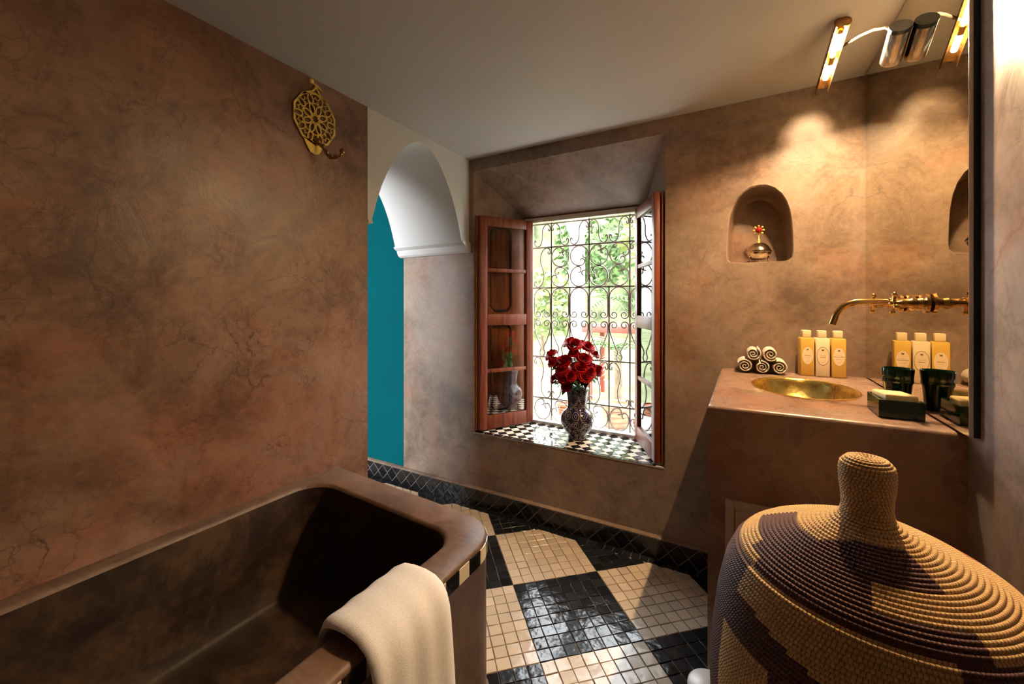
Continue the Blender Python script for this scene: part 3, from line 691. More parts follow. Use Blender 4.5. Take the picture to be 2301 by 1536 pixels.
# ------------------------------------------------------------------ items on the washstand
def spiral_towel(k, x, y, z, r, ln, a0, label, sq=1.0):
    m = MB(); turns = 2.6; n = 64; tkk = r/turns*0.62
    pin = []; pout = []
    for i in range(n+1):
        t = i/n; a = a0 + t*turns*2*math.pi; rr = r*0.16 + (r*0.84)*t
        pout.append((rr*math.cos(a), rr*math.sin(a)*sq)); ri = max(rr-tkk, 0.001); pin.append((ri*math.cos(a), ri*math.sin(a)*sq))
    loops = []
    for i in range(n+1):
        (ox, oz), (ix, iz) = pout[i], pin[i]
        loops.append([(ox, 0.004, oz), (ox*0.5+ix*0.5, -0.003, oz*0.5+iz*0.5), (ix, 0.004, iz), (ix, ln, iz), (ox, ln, oz)])
    m.loft(loops, True, True, True)
    o = obj('rolled_towel', m, M['roll'], smooth=50, loc=(x, y, z)); tag(o, label, 'towel', 'rolled hand towels'); return o
tr = 0.031; ty = 1.985; tz = ZV+tr+0.0005
spiral_towel(0, 0.006, ty, tz, tr, 0.10, R(-60), 'rolled white towel, left of the bottom row of the stack')
spiral_towel(1, 0.068, ty+0.002, tz-0.002, tr-0.002, 0.10, R(-120), 'rolled white towel, middle of the bottom row of the stack')
spiral_towel(2, 0.129, ty+0.005, tz, tr, 0.10, R(-100), 'rolled white towel, right of the bottom row of the stack')
spiral_towel(3, 0.036, ty, tz+0.0525, tr, 0.10, R(200), 'rolled white towel on top of the stack at left')
spiral_towel(4, 0.098, ty+0.003, tz+0.0525, tr, 0.10, R(100), 'rolled white towel on top of the stack, nearest the bottles')

def bottle(x, y, rz, mb_, label, lines):
    t = thing('toiletry_bottle', label, 'bottle', (x, y, ZV+0.0005), rz, 'toiletry bottles')
    obj('body', MB().cbox(-0.0235, 0.0235, -0.0235, 0.0235, 0, 0.155, 0.004), M[mb_], t, smooth=40)
    obj('cap', MB().cbox(-0.0145, 0.0145, -0.0145, 0.0145, 0.1555, 0.185, 0.0025), M['cap'] if mb_ == 'bottle_y' else M['bottle_c'], t, smooth=40)
    lb = obj('label', MB().prism([(0.0185*math.cos(2*math.pi*k/32), 0.083+0.035*math.sin(2*math.pi*k/32)) for k in range(32)], -0.0240, -0.0236, axis='y'), M['label'], t)
    if lines[0]:
        rg = MB().loft([[(0.0205*q_*math.cos(2*math.pi*k/40), -0.0242, 0.083+0.0372*q_*math.sin(2*math.pi*k/40)) for k in range(40)] for q_ in (0.955, 1.0)]); obj('ring', rg, M['print'], lb)
    lf = MB(); ca, sa = math.cos(R(35)), math.sin(R(35))
    for (dx, dz, a, s_) in ((0, 0, 35, 1.0), (-0.0025, 0.0012, 120, 0.6), (0.001, -0.0018, -20, 0.6)):
        c_, s__ = math.cos(R(a)), math.sin(R(a)); pts = []
        for k in range(10):
            u_ = -1+2*k/9; pts.append((u_*0.0055*s_, 0.0019*s_*(1-u_*u_)))
        pts += [(-p, -q_) for p, q_ in pts[1:-1]]
        lf.add([(dx+p*c_-q_*s__, -0.0243, 0.107+dz+p*s__+q_*c_) for p, q_ in pts], [tuple(range(len(pts)))])
    obj('leaf_mark', lf, M['print'], lb, smooth=0)
    tl = MB()
    for z, wd, h in lines[1]:
        xx = -wd/2
        while xx < wd/2:
            ww = min(random.uniform(0.001, 0.0022), wd/2-xx); tl.box(xx, xx+ww, -0.0243, -0.02415, z, z+h*random.uniform(0.8, 1.0)); xx += ww+0.0005
    obj('lettering', tl, M['print'], lb, smooth=0); return t
bottle(0.224, 2.052, R(8), 'bottle_y', 'amber gel bottle, left of the three bottles', (False, [(0.082, 0.021, 0.0022), (0.074, 0.014, 0.0009), (0.061, 0.005, 0.0008)]))
bottle(0.275, 2.054, R(6), 'bottle_c', 'cream lotion bottle in the middle of the three', (True, [(0.078, 0.018, 0.0024), (0.086, 0.022, 0.0007), (0.058, 0.007, 0.0010)]))
bottle(0.327, 2.056, R(4), 'bottle_y', 'amber bottle with bold label line, right of the three by the mirror', (False, [(0.082, 0.033, 0.0022), (0.072, 0.019, 0.0010), (0.059, 0.012, 0.0008), (0.089, 0.018, 0.0007)]))
# tumbler
cp = MB()
cp.lathe([(0.001, 0.0), (0.0245, 0.0), (0.0262, 0.004), (0.0310, 0.066), (0.0330, 0.070), (0.0340, 0.075), (0.0330, 0.080), (0.0335, 0.084), (0.0355, 0.107), (0.0345, 0.110), (0.0325, 0.106), (0.0295, 0.070), (0.0240, 0.008), (0.001, 0.006)], 40)
tag(obj('tumbler', cp, M['green'], smooth=40, loc=(0.381, 1.545, ZV+0.0005)), 'dark green glazed tumbler standing against the mirror', 'tumbler')
sdh = MB(); x0, x1, y0, y1, hh = 0.304, 0.392, 1.380, 1.492, 0.046
def rr4(i, z): return [(x0+i, y0+i, z), (x1-i, y0+i, z), (x1-i, y1-i, z), (x0+i, y1-i, z)]
sdh.loft([rr4(0.002, 0), rr4(0, 0.002), rr4(0, hh-0.001), rr4(0.001, hh), rr4(0.005, hh), rr4(0.006, hh-0.001), rr4(0.006, 0.030), rr4(0.010, 0.027)], True, True, True)
tag(obj('soap_dish', sdh, M['green'], smooth=25, loc=(0, 0, ZV+0.0005)), 'square dark green soap dish at front of the washstand', 'soap dish')
so = MB().cbox(-0.033, 0.033, -0.046, 0.046, -0.0125, 0.0125, 0.005, seg=3)
tag(obj('soap_bar', so, M['soap'], smooth=60, loc=(0.348, 1.440, ZV+0.0455), rot=(R(-3), R(2), R(6))), 'yellow cream soap bar lying in the green dish', 'soap')

# pot in the niche
nb = thing('metal_sugar_pot', 'round silver-gilt pot with red jewelled star finial in the niche', 'pot', (0.062, 2.185, 1.4365))
obj('bowl', MB().lathe([(0.004, 0.016), (0.022, 0.017), (0.038, 0.026), (0.047, 0.042), (0.0485, 0.050), (0.052, 0.052), (0.052, 0.055)], 32), M['silver'], nb)
ld = obj('lid', MB().lathe([(0.052, 0.0555), (0.050, 0.058), (0.046, 0.066), (0.036, 0.082), (0.022, 0.092), (0.008, 0.096), (0.003, 0.097)], 32), M['silver'], nb)
obj('finial', MB().lathe([(0.007, 0.096), (0.004, 0.101), (0.006, 0.107), (0.002, 0.113), (0.0015, 0.138)], 12), M['gilt'], ld)
stv = MB()
for k in range(8):
    a = k*math.pi/4; stv.ball((0.0195*math.cos(a), 0, 0.153+0.0195*math.sin(a)), 0.0046, 8, 6); stv.tube([(0, 0, 0.153), (0.019*math.cos(a), 0, 0.153+0.019*math.sin(a))], 0.0022, 6)
obj('star', stv, M['gilt'], ld); obj('red_stone', MB().ball((0, -0.004, 0.153), 0.0135, 16, 10), M['ruby'], ld)
for k in range(3):
    a = R(-90-55+k*120); px, py = 0.036*math.cos(a), 0.036*math.sin(a)
    obj('foot', MB().tube([(px, py, 0.038), (px*1.12, py*1.12, 0.026), (px*1.0, py*1.0, 0.010), (px*1.18, py*1.18, 0.0015)], [0.0055, 0.004, 0.003, 0.004], 8).ball((px*1.22, py*1.22, 0.036), 0.0052, 8, 6), M['silver'], nb)

# ------------------------------------------------------------------ bathtub
def rrect(x0, x1, y0, y1, rads, z, seg=9, shear=True):
    cs = [(x0, y0, 180, rads[0]), (x1, y0, 270, rads[1]), (x1, y1, 0, rads[2]), (x0, y1, 90, rads[3])]; pts = []
    for cx_, cy_, a0, r in cs:
        ox = cx_ + (r if cx_ == x0 else -r); oy = cy_ + (r if cy_ == y0 else -r)
        for k in range(seg):
            a = R(a0 + 90*k/(seg-1)); x = ox+r*math.cos(a); y = oy+r*math.sin(a)
            if shear and y > 0.5: y -= 0.062*(x+1.508)*min(1, (y-0.5)/0.4)
            pts.append((x, y, z))
    return pts
def outer(o, z, top=False): return rrect(XL+0.001, -0.650+o, -0.60-o, 1.146+o, (0.01, 0.08, 0.135+o, 0.01), z)
def inner(o, z): return rrect(-1.455+o, -0.748-o, -0.50+o, 1.018-o, (0.10, 0.10, 0.085, 0.11), z)
tb = MB()
tb.loft([outer(0.012, 0), outer(0.016, 0.03), outer(0.010, 0.06), outer(-0.004, 0.09), outer(-0.006, 0.50), outer(-0.003, 0.506), outer(-0.003, 0.548), outer(-0.006, 0.555), outer(-0.012, 0.560), inner(-0.012, 0.560), inner(-0.004, 0.557), inner(0.0, 0.548)], True, True, False)
tub = thing('bathtub', 'built-in brown tadelakt bathtub with checkered tile edge along left wall', 'bathtub', (0, 0, 0))
obj('surround', tb, M['tad_tub'], tub, smooth=50)
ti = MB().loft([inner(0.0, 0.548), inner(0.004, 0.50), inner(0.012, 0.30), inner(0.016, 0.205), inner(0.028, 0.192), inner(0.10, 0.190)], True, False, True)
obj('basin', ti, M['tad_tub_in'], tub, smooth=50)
# tile edging set into the outer rim
pth = [Vector(p) for p in outer(-0.003, 0)]; pth = pth[12:] ; seq = []
for i in range(len(pth)-1):
    a, b = pth[i], pth[i+1]; n = max(1, int((b-a).length/0.008))
    for k in range(n): seq.append(a+(b-a)*k/n)
pos = 0; k = 0; cum = [0]
for i in range(1, len(seq)): cum.append(cum[-1]+(seq[i]-seq[i-1]).length)
def at(s):
    for i in range(1, len(cum)):
        if cum[i] >= s:
            t = (s-cum[i-1])/(cum[i]-cum[i-1]); return seq[i-1]+(seq[i]-seq[i-1])*t
    return seq[-1]
end = next(c for c, p in zip(cum, seq) if p.y > 1.0 and p.x < -1.46)
s = 0.02
while s < end-0.08:
    ln = (0.046, 0.056)[k % 2]*random.uniform(0.9, 1.1); m = MB(); loops = []
    for q_ in range(5):
        p = at(s+0.0012+(ln-0.0024)*q_/4); tn = (at(s+(ln)*q_/4+0.004)-at(max(0, s+ln*q_/4-0.004))).normalized(); nn = Vector((tn.y, -tn.x, 0))
        loops.append([p-nn*0.003+Vector((0,0,0.507)), p+nn*0.0022+Vector((0,0,0.507)), p+nn*0.0022+Vector((0,0,0.5475)), p-nn*0.003+Vector((0,0,0.5485))])
    m.loft(loops, True, True, True); obj('edge_tile', m, M['sill_b' if k % 2 else 'sill_w'], tub, smooth=30); s += ln; k += 1

# towel over the rim
prof = [(-0.792, 0.34), (-0.790, 0.42), (-0.786, 0.50), (-0.780, 0.545), (-0.768, 0.570), (-0.748, 0.582), (-0.72, 0.587), (-0.69, 0.588), (-0.66, 0.584), (-0.637, 0.572), (-0.622, 0.552), (-0.614, 0.525), (-0.610, 0.49), (-0.607, 0.44), (-0.604, 0.38), (-0.602, 0.31), (-0.600, 0.24), (-0.599, 0.17), (-0.598, 0.10)]
tw = MB(); NY = 22
top_, bot_ = [], []
def nrm2(i):
    a = Vector(prof[max(i-1, 0)]); b = Vector(prof[min(i+1, len(prof)-1)]); t = (b-a).normalized(); return Vector((-t.y, t.x))
ya, yb = 0.542, 0.777
loops = []
for i, (x, z) in enumerate(prof):
    nr = nrm2(i); lo = []; hang = max(0, 0.56-z) if x > -0.7 else 0
    for j in range(NY+1):
        t = j/NY; y = ya+(yb-ya)*t + 0.012*hang*(t-0.5)*4; wv = 0.005*math.sin(t*7+1+z*3)*min(1, hang*4) + 0.002*math.sin(t*23+x*9)
        e = 0.0105*math.sqrt(max(0.0, 1-(2*t-1)**8)) + 0.001
        lo.append((x+nr.x*(e+wv), y, z+nr.y*(e+wv*0.3)))
    for j in range(NY, -1, -1):
        t = j/NY; y = ya+(yb-ya)*t + 0.012*hang*(t-0.5)*4; wv = 0.005*math.sin(t*7+1+z*3)*min(1, hang*4) + 0.002*math.sin(t*23+x*9)
        e = 0.0105*math.sqrt(max(0.0, 1-(2*t-1)**8)) + 0.001
        lo.append((x-nr.x*e+nr.x*wv, y, z-nr.y*e+nr.y*wv*0.3))
    loops.append(lo)
tw.loft(loops, True, True, True)
tag(obj('bath_towel', tw, M['towel'], smooth=70), 'thick white bath towel draped over the outer tub rim', 'towel')

# ------------------------------------------------------------------ woven basket
NAT, PUR, RED = (0.64, 0.42, 0.18), (0.070, 0.018, 0.026), (0.34, 0.10, 0.04)
bxc, byc = 0.1804, 0.8889
KB = 0.9
def bp(l): return [(r*KB, 1.25-(1.25-z)*KB - 0.0045) for r, z in l]
face = math.atan2(-byc, -bxc)               # direction from basket axis to the camera
def coil(profile, cr, dye, n=192, rows_per=None, stitch=None):
    # profile: polyline (r, z) from start to end, turned into stacked rounded coils
    P = [Vector(p) for p in profile]; cum = [0]
    for i in range(1, len(P)): cum.append(cum[-1]+(P[i]-P[i-1]).length)
    def at_(s):
        s = max(0, min(s, cum[-1]-1e-9))
        for i in range(1, len(P)):
            if cum[i] >= s: return P[i-1]+(P[i]-P[i-1])*((s-cum[i-1])/(cum[i]-cum[i-1]))
        return P[-1]
    rows = max(1, round(cum[-1]/cr)); st = cum[-1]/rows; sub = 5; pts = []
    for k in range(rows):
        for j in range(sub):
            t = j/sub; s_ = (k+t)*st; p = at_(s_); tn = (at_(s_+0.002)-at_(s_-0.002)).normalized(); nn = Vector((-tn.y, tn.x))
            pts.append((p + nn*0.46*st*(math.sin(math.pi*t)**0.6 if t > 0 else 0), k+t))
    pts.append((at_(cum[-1]), rows))
    m = MB(); uvs = []; cols = []
    for p, v in pts:
        for a in range(n): 
            t = 2*math.pi*a/n; m.v.append((max(p.x, 0.001)*math.cos(t), max(p.x, 0.001)*math.sin(t), p.y))
    for i in range(len(pts)-1):
        rm = pts[i][0].x; ns = max(6, round(2*math.pi*max(rm, 0.01)/0.0055))
        row = min(int((pts[i][1]+pts[i+1][1])/2), rows-1)
        for a in range(n):
            b = (a+1) % n; m.f.append((i*n+a, i*n+b, (i+1)*n+b, (i+1)*n+a))
            nrow = max(6, round(2*math.pi*max(at_((row+0.5)*st).x, 0.01)/0.0055))
            v0, v1 = pts[i][1], pts[i+1][1]
            if v1 == math.floor(v1): v1 -= 1e-3
            uvs += [(a*nrow/n, v0), ((a+1)*nrow/n, v0), ((a+1)*nrow/n, v1), (a*nrow/n, v1)]
            phi = math.degrees((2*math.pi*(a+0.5)/n - face + math.pi) % (2*math.pi) - math.pi)
            cols += [(*dye(phi, row, rows), 1)]*4
    return m, uvs, cols
def build_uv(name, m, uvs, cols, mat_, parent):
    me = bpy.data.meshes.new(name); me.from_pydata(m.v, [], m.f); me.update()
    ul = me.uv_layers.new(name='UVMap'); ul.data.foreach_set('uv', [c for p in uvs for c in p])
    if cols:
        ca = me.color_attributes.new('dye', 'FLOAT_COLOR', 'CORNER'); ca.data.foreach_set('color', [c for p in cols for c in p])
    me.shade_smooth(); return link(name, me, mat_, parent)
def dye_lid(phi, k, n):
    # phi < 0 lies to the left as seen from the room, k counts coils down from the neck
    t = k/n
    if 0.16 <= t < 0.52 and -38+abs(t-0.30)*0 < phi < 42: 
        if t < 0.30 and phi < -14-(t-0.16)*150: return NAT
        return PUR
    if 0.36 <= t < 0.86 and -98 < phi < 2: return PUR if not (t > 0.74 and phi < -62) else NAT
    if 0.78 <= t and -50 < phi < 40: return PUR
    if 0.6 < t and 118 < phi < 175: return RED
    if 0.4 < t < 0.8 and phi > 150: return PUR
    return NAT
def dye_neck(phi, k, n): return NAT
def dye_body(phi, k, n):
    if -52 < phi < 26 and k < 9: return NAT
    if -40 < phi < 14 and k < 14 and phi > -40 + (k-9)*8: return NAT
    if -58 < phi < -30 and 17 < k < 40: return NAT
    if -20 < phi < 10 and 24 < k < 44: return NAT
    if phi < -112 and k < 12: return NAT
    if phi > 70 and 10 < k < 30: return NAT
    return PUR
bk = thing('woven_basket', 'tall lidded coiled basket in natural and purple fibre, bottle-neck knob on lid', 'basket', (bxc, byc, 0.0045))
ZB = -0.0045
bodyp = bp([(0.196, 0.758), (0.214, 0.750), (0.231, 0.712), (0.246, 0.645), (0.256, 0.56), (0.260, 0.46), (0.256, 0.34), (0.242, 0.20), (0.215, 0.02)])
bodyp = [q_ for q_ in bodyp if q_[1] > 0.02] + [(0.190, 0.012), (0.175, 0.004), (0.10, 0.004), (0.002, 0.004)]
m, u_, c_ = coil(bodyp, 0.0070, dye_body); 
def flip(m): m.f = [f[::-1] for f in m.f]
build_uv('basket_body', m, u_, c_, M['basket'], bk)
lidp = bp([(0.042, 0.850), (0.058, 0.839), (0.085, 0.828), (0.115, 0.815), (0.145, 0.801), (0.175, 0.785), (0.196, 0.770), (0.205, 0.760), (0.203, 0.753)])
m, u_, c_ = coil(lidp, 0.0074, dye_lid); lid = build_uv('lid', m, u_, c_, M['basket'], bk)
knp = bp([(0.002, 0.962), (0.020, 0.963), (0.031, 0.960), (0.0385, 0.950), (0.0402, 0.936), (0.0392, 0.915), (0.0365, 0.893), (0.0355, 0.873), (0.0375, 0.860), (0.042, 0.850)])
m, u_, c_ = coil(knp, 0.0056, dye_neck, n=96); build_uv('knob', m, u_, c_, M['basket'], lid)

# bin beside the basket
wbn = MB().lathe([(0.003, 0.004), (0.050, 0.0045), (0.053, 0.008), (0.055, 0.262), (0.054, 0.270), (0.049, 0.274), (0.003, 0.276)], 40)
tag(obj('waste_bin', wbn, M['bin'], smooth=40, loc=(-0.072, 1.150, 0.0050)), 'small white bin mostly hidden beside the woven basket', 'bin')

# ------------------------------------------------------------------ pierced brass hook on the left wall
hk = thing('wall_hook', 'gilded pierced rosette hook with beaded arm on the left wall', 'hook', (XL, 1.032, 1.995))
# plate lies in the wall plane: local x = out of wall, y along wall, z up
RO = 0.092
def ring2(pts, wd, x0=0.004, x1=0.009, close=True):
    # flat ribbon along a 2-D polyline in the (y, z) plane
    n = len(pts); o_, i_ = [], []
    for k in range(n):
        a = Vector(pts[(k-1) % n]) if close or k > 0 else Vector(pts[k]); b = Vector(pts[(k+1) % n]) if close or k < n-1 else Vector(pts[k])
        t = (b-a).normalized(); nn = Vector((-t.y, t.x)); p = Vector(pts[k]); o_.append(p+nn*wd); i_.append(p-nn*wd)
    loops = [[(x0, a.x, a.y), (x1, a.x, a.y), (x1, b.x, b.y), (x0, b.x, b.y)] for a, b in zip(o_, i_)]
    mm = MB()
    if close: loops.append(loops[0])
    mm.loft(loops, True, not close, not close); return mm
pl = MB()
oct_ = [(RO*1.0*math.cos(R(18+36*k)), RO*1.12*math.sin(R(18+36*k))) for k in range(10)]
t = ring2(oct_, 0.0042); pl.add(t.v, t.f)
def petal(c, a, l_, w_, n=12): return [(c[0]+l_*math.cos(2*math.pi*k/n)*math.cos(a)-w_*math.sin(2*math.pi*k/n)*math.sin(a), (c[1]+(l_*math.cos(2*math.pi*k/n)*math.sin(a)+w_*math.sin(2*math.pi*k/n)*math.cos(a)))) for k in range(n)]
for k in range(8):
    a = 2*math.pi*k/8 + R(22.5)
    t = ring2([(p, q_*1.1) for p, q_ in petal((0.036*math.cos(a), 0.036*math.sin(a)), a, 0.018, 0.0105)], 0.0022); pl.add(t.v, t.f)
for k in range(10):
    a = 2*math.pi*k/10
    t = ring2([(p, q_*1.1) for p, q_ in petal((0.071*math.cos(a), 0.071*math.sin(a)), a, 0.0165, 0.0105)], 0.0022); pl.add(t.v, t.f)
for k in range(10):
    a = 2*math.pi*(k+0.5)/10
    st_ = []
    for q_ in range(10):
        rr_ = 0.0145 if q_ % 2 == 0 else 0.0080; b = a+math.pi*q_/5; st_.append((0.066*math.cos(a)+rr_*math.cos(b), (0.066*math.sin(a)+rr_*math.sin(b))*1.1))
    t = ring2(st_, 0.0018); pl.add(t.v, t.f)
st_ = []
for q_ in range(16):
    rr_ = 0.018 if q_ % 2 == 0 else 0.012; b = math.pi*q_/8; st_.append((rr_*math.cos(b), rr_*1.1*math.sin(b)))
t = ring2(st_, 0.0020); pl.add(t.v, t.f)
obj('rosette', pl, M['gilt'], hk, smooth=30)
fn = MB()
for pts in ([(-0.055, 0.078), (-0.035, 0.096), (-0.012, 0.108), (0.000, 0.124), (0.004, 0.140)], [(0.058, 0.074), (0.036, 0.092), (0.018, 0.108), (0.008, 0.124), (0.004, 0.140)]):
    t = ring2(pts, 0.0032, close=False); fn.add(t.v, t.f)
fn.ball((0.008, -0.018, 0.146), 0.0095, 12, 8); fn.tube([(0.007, -0.012, 0.142), (0.007, 0.004, 0.138), (0.007, 0.020, 0.134), (0.007, 0.030, 0.126)], [0.003, 0.004, 0.004, 0.002], 8)
obj('finial', fn, M['gilt'], hk)
cpm = MB()
cpm.prism([(-0.050, -0.086), (0.030, -0.098), (0.026, -0.118), (0.018, -0.135), (0.000, -0.142), (-0.022, -0.136), (-0.034, -0.118), (-0.044, -0.104)], 0.003, 0.009, axis='x')
obj('lower_plate', cpm, M['gilt'], hk)
armp = [(0.009, 0.004, -0.090), (0.022, 0.006, -0.098), (0.038, 0.012, -0.118), (0.052, 0.018, -0.142), (0.068, 0.024, -0.158), (0.090, 0.030, -0.162), (0.112, 0.034, -0.156), (0.122, 0.036, -0.146)]
ar = obj('arm', MB().tube(armp, [0.0065, 0.006, 0.0055, 0.0055, 0.0055, 0.005, 0.005, 0.0045], 10), M['brass_dark'], hk)
for i, r in ((2, 0.0075), (3, 0.008), (4, 0.008), (5, 0.008), (7, 0.011)):
    p = armp[i]; obj('bead', MB().ball((p[0]+0.002, p[1], p[2]+0.009), r, 12, 8), M['brass_dark'], ar)
obj('rosette_boss', MB().lathe([(0.012, 0.0), (0.016, 0.004), (0.012, 0.012), (0.005, 0.018), (0.001, 0.019)], 16, T(0.008, 0.006, -0.088) @ RY(R(90))), M['brass_dark'], hk)

# ------------------------------------------------------------------ vase and roses
VC = Vector((-0.862, 2.300, WZ0+0.0065))
vp = [(0.003, 0.0), (0.052, 0.0), (0.056, 0.004), (0.056, 0.012), (0.050, 0.020), (0.060, 0.030), (0.080, 0.055), (0.094, 0.085), (0.099, 0.112), (0.095, 0.138), (0.083, 0.160), (0.066, 0.174), (0.058, 0.184), (0.056, 0.198), (0.057, 0.220), (0.060, 0.250), (0.066, 0.278), (0.073, 0.296), (0.070, 0.299), (0.062, 0.278), (0.055, 0.250), (0.050, 0.20), (0.003, 0.19)]
vm = MB(); NV = 48; uvs = []
for r, z in vp:
    for a in range(NV): vm.v.append((r*math.cos(2*math.pi*a/NV), r*math.sin(2*math.pi*a/NV), z))
for i in range(len(vp)-1):
    for a in range(NV):
        b = (a+1) % NV; vm.f.append((i*NV+a, i*NV+b, (i+1)*NV+b, (i+1)*NV+a)); v0, v1 = vp[i][1]/0.3, vp[i+1][1]/0.3
        uvs += [(a/NV, v0), ((a+1)/NV, v0), ((a+1)/NV, v1), (a/NV, v1)]
vroot = build_uv('flower_vase', vm, uvs, None, M['vase'], None); vroot.location = VC
tag(vroot, 'blue and brown painted baluster vase with cream scrollwork on the sill', 'vase')

def bloom_mesh(seed, openn=1.0):
    rnd = random.Random(seed); m = MB()
    for li, (r, h, n, z0, cl) in enumerate(((0.008, 0.030, 3, 0.006, 0.0), (0.014, 0.030, 4, 0.004, 0.002), (0.020, 0.028, 5, 0.002, 0.005), (0.026, 0.024, 5, 0.0, 0.009), (0.030, 0.018, 5, -0.002, 0.011))):
        for k in range(n):
            a0 = 2*math.pi*k/n + li*0.9 + rnd.uniform(-0.15, 0.15); hw = math.pi/n*1.35; vs = []; nu, nv = 5, 5
            hh = h*rnd.uniform(0.9, 1.1); rr_ = r*openn
            for j in range(nv):
                t = j/(nv-1)
                for i in range(nu):
                    s = -1+2*i/(nu-1); wid = math.sin(0.35+t*1.9) if t < 0.9 else 0.75
                    a = a0+s*hw*max(0.35, wid); rad = 0.004+(rr_-0.004)*math.sin(t*math.pi/2)**0.8 + cl*t**4*openn + 0.002*s*s*0
                    z = z0+hh*t - 0.004*s*s*t - cl*0.6*t**5
                    vs.append((rad*math.cos(a), rad*math.sin(a), z))
            fs = [(j*nu+i, j*nu+i+1, (j+1)*nu+i+1, (j+1)*nu+i) for j in range(nv-1) for i in range(nu-1)]
            m.add(vs, fs)
    return m.mesh('bloom', 180)
blooms = [bloom_mesh(1), bloom_mesh(2, 0.85), bloom_mesh(3, 1.1)]
def leaf_mesh(L_, W_, bend=0.25):
    m = MB(); nu, nv = 5, 8; vs = []
    for j in range(nv):
        t = j/(nv-1); wd = W_*math.sin(math.pi*min(1, t*0.93+0.05))**0.8
        for i in range(nu):
            s = -1+2*i/(nu-1); vs.append((wd*s, L_*t, -bend*L_*t*t + 0.25*wd*abs(s)))
    m.add(vs, [(j*nu+i, j*nu+i+1, (j+1)*nu+i+1, (j+1)*nu+i) for j in range(nv-1) for i in range(nu-1)]); return m.mesh('leaf', 180)
lfm = [leaf_mesh(0.048, 0.016), leaf_mesh(0.058, 0.020, 0.4)]
# bloom positions as (offset across the view, height above vase rim, offset towards the viewer) in metres
view = Vector((-VC.x, -VC.y, 0)).normalized(); across = Vector((-view.y, view.x, 0))
spots = [(-0.150,0.195,0.00),(-0.135,0.155,0.03),(-0.075,0.165,0.05),(-0.085,0.125,0.07),(-0.100,0.160,-0.02),(-0.035,0.270,0.00),(-0.012,0.262,0.04),(0.022,0.258,0.00),(0.060,0.250,0.02),(0.102,0.205,0.00),
         (-0.020,0.215,0.06),(0.040,0.185,0.06),(0.022,0.140,0.09),(0.060,0.145,0.06),(-0.070,0.080,0.09),(-0.035,0.092,0.11),(0.000,0.080,0.10),(0.045,0.095,0.11),(0.078,0.130,0.03),(0.105,0.105,0.03),
         (-0.130,0.060,0.02),(-0.060,0.030,0.08),(-0.095,0.088,0.04),(0.070,0.115,0.09),(-0.005,0.125,0.02),(0.118,0.118,0.01)]
rim = VC + Vector((0, 0, 0.292))
for k, (dx, dz, dy) in enumerate(spots):
    rnd = random.Random(100+k)
    p = rim + across*dx*1.0 + view*dy + Vector((0, 0, dz)); base = VC + Vector((rnd.uniform(-0.02, 0.02), rnd.uniform(-0.02, 0.02), 0.215))
    special = {0: 'leftmost red rose of the bouquet, leaning outwards', 5: 'topmost red rose of the bouquet', 9: 'small lone red rose on a long bare stem at right of the bouquet', 20: 'low small red rose drooping at left of the bouquet', 21: 'lowest red rose, resting just above the vase rim', 25: 'rightmost large red rose of the bouquet'}
    rt = thing('rose', special.get(k, 'red rose packed among others in the middle of the bouquet'), 'rose', tuple(base), 0, 'roses in the vase')
    a = Vector((0,0,0)); e = p-base
    if True:
        mid = Vector((e.x*0.30, e.y*0.30, e.z*0.55+0.015)); mx_ = Vector((base.x-VC.x+mid.x, base.y-VC.y+mid.y, 0))
        lim = Vector((mx_.x, mx_.y, 0))
        m1 = Vector((e.x*0.12, e.y*0.12, 0.085)); pts = [a, m1]
        for t in (0.25, 0.5, 0.75, 1.0):
            q_ = m1*(1-t)**2 + 2*t*(1-t)*Vector((e.x*0.55, e.y*0.55, max(0.09, e.z*0.72+0.02))) + e*t*t; pts.append(q_)
    obj('stem', MB().tube(pts, 0.0022, 6), M['stem'], rt)
    td = (pts[-1]-pts[-2]).normalized()
    out = Vector((e.x, e.y, 0)); d_ = (td*0.6 + view*0.35 + Vector((0,0,0.45)) + (out.normalized()*0.3 if out.length > 0.01 else Vector((0,0,0)))).normalized()
    bl = link('bloom', blooms[k % 3], M['petal'], rt); bl.location = e - d_*0.004
    bl.rotation_mode = 'QUATERNION'; bl.rotation_quaternion = Vector((0,0,1)).rotation_difference(d_) @ Matrix.Rotation(rnd.uniform(0, 6), 3, 'Z').to_quaternion()
    s_ = rnd.uniform(0.95, 1.2) if k not in (9, 20, 21) else 0.85; bl.scale = (s_, s_, s_)
    for q_ in range(5 if dz < 0.16 else 3):
        idx = rnd.choice((3, 4, 4)); lp_ = pts[idx] + Vector((0, 0, -0.005)); az = rnd.uniform(0, 2*math.pi)
        if q_ == 0: az = math.atan2(view.y, view.x) - math.pi/2 + rnd.uniform(-1.0, 1.0)
        lf = link('leaf', lfm[(k+q_) % 2], M['leaf'], rt); lf.location = lp_; lf.rotation_euler = (R(rnd.uniform(-25, 30)), R(rnd.uniform(-30, 30)), az)

